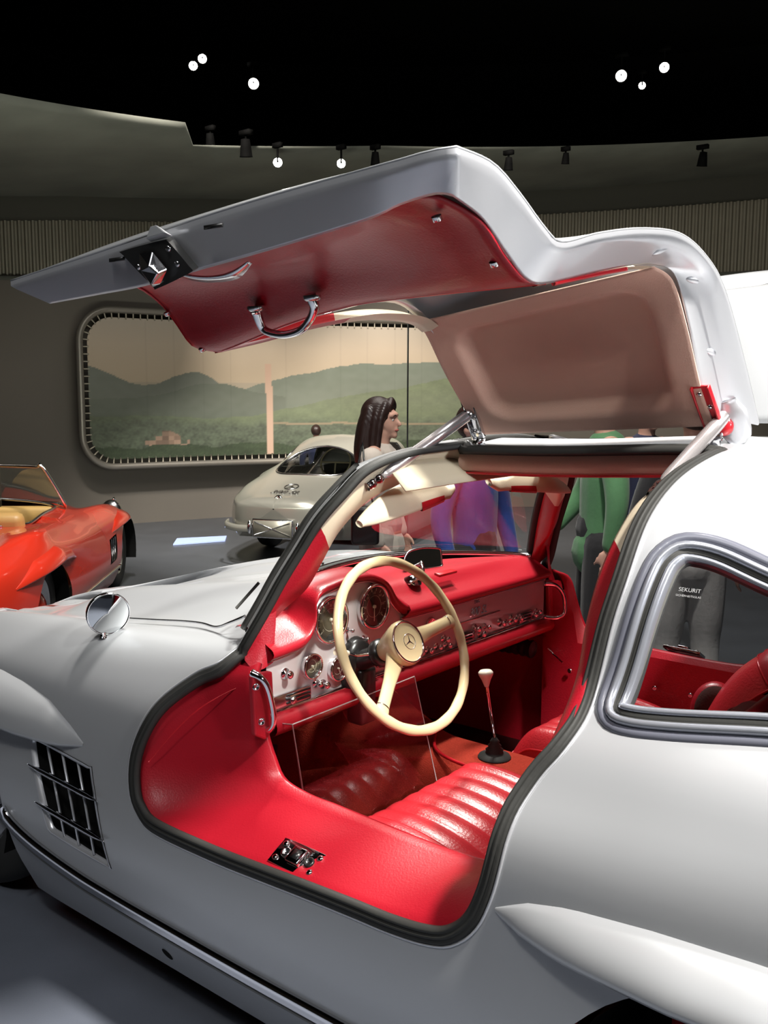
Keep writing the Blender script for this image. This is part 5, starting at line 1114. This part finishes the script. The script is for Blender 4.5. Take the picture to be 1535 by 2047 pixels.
g=G();pf,nf=ontail(-2.395);lathe(g,pf+[-.05,0,-.045],(-.85,0,.5),[(.05,-.02),(.05,.012),(.03,.018),(.03,.0),(.0005,0)],24,sy=1.3);g.build('fuel_lock',CHROME,SC)
hd2=YAW-math.radians(19);SC.rotation_euler=(0,0,hd2)
tailpt=atpx(547,1040,9.75);SC.location=Vector((tailpt[0],tailpt[1],FL))+Matrix.Rotation(hd2,3,'Z')@Vector((2.55,0,0))
# ================================================================== people
def remesh(g,vox,name,m,parent,smooth=2):
    me=bpy.data.meshes.new('tmp');me.from_pydata(g.V,[],g.F);o=bpy.data.objects.new('tmp',me);COL.objects.link(o)
    r=o.modifiers.new('r','REMESH');r.mode='VOXEL';r.voxel_size=vox;s_=o.modifiers.new('s','SMOOTH');s_.factor=.5;s_.iterations=smooth
    bpy.context.view_layer.update();m2=bpy.data.meshes.new_from_object(o.evaluated_get(bpy.context.evaluated_depsgraph_get()));bpy.data.objects.remove(o)
    m2.materials.clear();m2.materials.append(m);m2.polygons.foreach_set('use_smooth',[True]*len(m2.polygons));m2.name=name
    return link(bpy.data.objects.new(name,m2),parent)
def chain(g,P,r,sq=1,up=None):
    P=np.array(P,float);r=list(r);Q=crv(np.c_[P,r],max(8,5*len(P)));sweep(g,Q[:,:3],circ(1,14,sq),False,up,scale=Q[:,3])
    for p,rr_ in((Q[0,:3],Q[0,3]),(Q[-1,:3],Q[-1,3])): sph(g,p,rr_*.98,0,12,8)
SKIN=mat('skin',(.56,.32,.24),.5,bump=.1,var=.05);HAIRD=mat('dark_brown_hair',(.022,.010,.008),.38,0,0,bump=.8,bscale=90);SHOE=mat('dark_shoe_leather',(.02,.018,.015),.4)
def hair_stripes(m):
    nt=m.node_tree;wv=nt.nodes.new('ShaderNodeTexWave');wv.inputs['Scale'].default_value=45;wv.inputs['Distortion'].default_value=3
    mp=nt.nodes.new('ShaderNodeMapping');mp.inputs['Scale'].default_value=(1,1,.08);tc=nt.nodes.new('ShaderNodeTexCoord');nt.links.new(tc.outputs['Object'],mp.inputs[0]);nt.links.new(mp.outputs[0],wv.inputs[0])
    bp=nt.nodes.new('ShaderNodeBump');bp.inputs['Strength'].default_value=.25;bp.inputs['Distance'].default_value=.003;nt.links.new(wv.outputs['Fac'],bp.inputs['Height']);nt.links.new(bp.outputs[0],nt.nodes['Principled BSDF'].inputs['Normal'])
hair_stripes(HAIRD)
def hand(g,w_,d,curl=.35,s=1,right=np.array([0,1,0])):
    """w_: wrist, d: direction of the hand, right: across the knuckles"""
    w_=np.array(w_,float);d=np.array(d,float);d/=np.linalg.norm(d);rt=np.array(right,float);rt-=rt.dot(d)*d;rt/=np.linalg.norm(rt);pn=np.cross(d,rt)
    for k in(-.028,-.010,.010,.028): chain(g,[w_,w_+d*.045+rt*k,w_+d*.085+rt*k],[.017,.014,.011],.8)
    for k,L in zip((-.029,-.0098,.0098,.029),(.058,.070,.076,.066)):
        b=w_+d*.085+rt*k;m_=b+d*L*.45+pn*curl*L*.25*s;t=m_+d*L*.42+pn*curl*L*.75*s;chain(g,[b,m_,t],[.0092,.0085,.0070])
    chain(g,[w_+d*.02+rt*.030,w_+d*.055+rt*.052+pn*.01*s,w_+d*.085+rt*.058+pn*.02*s],[.014,.0105,.0085])
def person(label,loc,face,top,tr,hair,arms=None,H=1.74,long=False,group=None,vox=.012,legs=None,hem=.86,skirt=0,lean=0):
    t=thing('person',label,'person',tuple(loc),math.atan2(face[1],face[0])-math.pi/2,group,H/1.74)
    L=legs or {'k':((.10,.03,.50),(-.10,.03,.50)),'a':((.11,0,.09),(-.11,-.02,.09))}
    A=arms or {1:((.25,-.02,1.14),(.25,.06,.90)),-1:((-.25,-.02,1.14),(-.25,.06,.90))}
    g=G();chain(g,[(0,0,.95),(0,0,1.10),(0,-.01,1.28),(0,-.02,1.40)],[.125,.11,.13,.10],.72,(0,1,0));chain(g,[(0,-.02,1.38),(0,-.005,1.50),(0,.01,1.56)],[.062,.052,.055])
    sph(g,(0,-.012,1.645),.095,0,24,16,(.80,1.0,1.02));chain(g,[(0,.02,1.62),(0,.045,1.575),(0,.062,1.545)],[.070,.052,.028]);chain(g,[(0,.084,1.640),(0,.100,1.615),(0,.110,1.600)],[.010,.011,.013]);chain(g,[(-.045,.066,1.655),(0,.082,1.660),(.045,.066,1.655)],[.016,.018,.016])
    chain(g,[(-.022,.082,1.570),(0,.091,1.572),(.022,.082,1.570)],[.006,.009,.006]);chain(g,[(-.018,.080,1.560),(0,.088,1.560),(.018,.080,1.560)],[.006,.009,.006]);sph(g,(0,.076,1.535),.020)
    for s_ in(1,-1):
        sph(g,(.078*s_,-.008,1.618),.024,0,12,8,(.35,.7,1.25));e_,w_=A[s_];sh=(.165*s_,-.02,1.40)
        chain(g,[(.05*s_,-.02,1.42),sh,e_,w_],[.05,.052,.040,.026]);dv=np.array(w_)-np.array(e_);hand(g,w_,dv,.4,1,(0,1,0))
        k,a=L['k'][0 if s_>0 else 1],L['a'][0 if s_>0 else 1];chain(g,[(.085*s_,0,.93),k,a],[.085,.055,.040]);chain(g,[np.array(a)+[0,-.02,-.04],np.array(a)+[0,.14,-.055]],[.035,.028])
    remesh(g,vox,'body',SKIN,t)
    g=G();chain(g,[(0,0,hem),(0,0,1.05),(0,-.01,1.28),(0,-.02,1.395)],[.150,.140,.150,.115],.78,(0,1,0));chain(g,[(.17,-.02,1.39),(0,-.02,1.43),(-.17,-.02,1.39)],[.062,.060,.062])
    for s_ in(1,-1):
        e_,w_=map(np.array,A[s_]);sph(g,(.158*s_,-.022,1.392),.078,0,16,10);chain(g,[(.165*s_,-.02,1.385),e_,w_+(e_-w_)*.08],[.074,.058,.042])
    o=remesh(g,vox,'jacket',top,t,3)
    g=G();chain(g,[(0,0,1.0),(0,0,.90)],[.132,.128],.80,(0,1,0))
    for s_ in(1,-1):
        k,a=map(np.array,(L['k'][0 if s_>0 else 1],L['a'][0 if s_>0 else 1]));chain(g,[(.080*s_,0,.92),(k*.6+np.array([.080*s_,0,.92])*.4),k,(k+a)/2+[0,-.012,0],a+[0,-.01,-.015]],[.100,.088,.070,.064,.062])
    remesh(g,vox,'trousers',tr,t,2)
    for s_ in(1,-1):
        a=np.array(L['a'][0 if s_>0 else 1]);g=G();chain(g,[a+[0,-.035,-.045],a+[0,.06,-.048],a+[0,.16,-.058]],[.042,.042,.032],.85);remesh(g,.012,'shoe',SHOE,t)
    g=G();sph(g,(0,-.028,1.665),.108,0,24,16,(.86,1.0,.98))
    if long:
        for x in np.linspace(-.085,.085,9):
            y=-.03-.085*math.sqrt(max(0,1-(x/.1)**2));chain(g,[(x*.8,y*.8,1.69),(x*1.05,y-.01,1.58),(x*1.1,y-.03,1.44),(x*1.0,y-.03,1.33)],[.03,.033,.030,.016])
        for s_ in(1,-1):
            for y in(-.06,-.02,.015): chain(g,[(.055*s_,y+.02,1.72),(.088*s_,y,1.63),(.095*s_,y-.015,1.50),(.088*s_,y-.02,1.38)],[.022,.024,.022,.012])
        chain(g,[(.0,.055,1.745),(.045,.060,1.71),(.072,.04,1.65)],[.022,.018,.010]);chain(g,[(.0,.055,1.745),(-.045,.060,1.71),(-.072,.04,1.65)],[.022,.018,.010])
    o=remesh(g,.009,'hair',hair,t,2)
    # keep the face clear of hair
    bm=bmesh.new();bm.from_mesh(o.data)
    bmesh.ops.delete(bm,geom=[v for v in bm.verts if v.co.y>.052 and v.co.z<1.69 and abs(v.co.x)<.06],context='VERTS');bm.to_mesh(o.data);bm.free()
    for s_ in(1,-1):
        g=G();sph(g,(.030*s_,.070,1.628),.0115,0,14,10);g.build('eye',EYE,t);g=G();sph(g,(.030*s_,.0775,1.628),.0055,0,10,6);g.build('pupil',BLACK,t);g=G();tube(g,crv([(.015*s_,.092,1.652),(.030*s_,.090,1.657),(.046*s_,.078,1.650)],8),.003,6);g.build('eyebrow',hair,t)
    g=G();chain(g,[(-.020,.086,1.5665),(0,.0965,1.567),(.020,.086,1.5665)],[.004,.007,.004]);g.build('lips',LIP,t)
    return t
EYE=mat('eye_white',(.6,.58,.55),.2,coat=.5);LIP=mat('lips',(.45,.12,.10),.4)
def cloth(n,c,**k): return mat(n,c,.85,0,0,bump=.6,bscale=60,var=.18,vscale=14,sheen=.2,**k)
GRN=cloth('green_jacket_cloth',(.075,.20,.085));BLK=cloth('black_cloth',(.008,.008,.010));NVY=cloth('navy_cloth',(.012,.016,.05));GRY=cloth('grey_trouser_cloth',(.20,.19,.18));GRY2=cloth('light_grey_trouser_cloth',(.36,.34,.32));LGT=cloth('pale_blouse_cloth',(.52,.46,.40));PTR=cloth('pale_trouser_cloth',(.42,.36,.32));BLU=cloth('royal_blue_cloth',(.012,.045,.24))
def at3(u,wd): p=atpx(u,900,wd);return (p[0],p[1],FL)
r3=np.array([rh[0],rh[1]]);f3=np.array([fh[0],fh[1]])
wom=person('young woman with long dark hair in profile beside the silver racing coupe',at3(764,5.8),r3*.96-f3*.28,LGT,PTR,HAIRD,H=1.75,long=True,vox=.008)
BG=thing('camera_bag','small black camera bag on a thin strap at the dark-haired woman\'s hip','bag');p=atpx(730,1050,5.4);BG.location=tuple(p);BG.rotation_euler=(0,0,YAW)
g=G();boxv(g,(0,0,0),(.09,.16,.22));g.build('pouch',BLACK,BG,bevel=.02)
g=G();tube(g,crv([(0,-.05,.10),(.10,.0,.30),(.20,.02,.46)],12),.006,6);tube(g,crv([(0,.05,.10),(.12,.05,.28),(.20,.02,.46)],12),.006,6);g.build('strap',BLACK,BG)
person('person in green jacket and black trousers, arm hanging, seen through the far opening',at3(1205,5.15),-r3+f3*.05,GRN,BLK,HAIRD,H=1.86,arms={1:((.27,.05,1.16),(.24,.20,.97)),-1:((-.26,-.03,1.16),(-.27,.0,.93))},hem=.88)
person('person in dark navy jacket standing right of the green-jacketed visitor',at3(1292,6.1),r3*.3-f3*.9,NVY,GRY,HAIRD,H=1.80)
person('person in pale grey trousers seen through the quarter window',at3(1388,4.75),f3*.95+r3*.1,BLK,GRY2,HAIRD,H=1.80,hem=1.02,legs={'k':((.095,.02,.50),(-.095,.02,.50)),'a':((.10,0,.09),(-.10,0,.09))})
person('person in royal blue top mostly hidden behind the raised door',at3(952,5.2),r3*.6-f3*.7,BLU,BLK,HAIRD,H=1.72)
person('dark-haired small visitor behind the roof of the silver racing coupe',at3(632,13.4),f3,NVY,BLK,HAIRD,H=1.34)
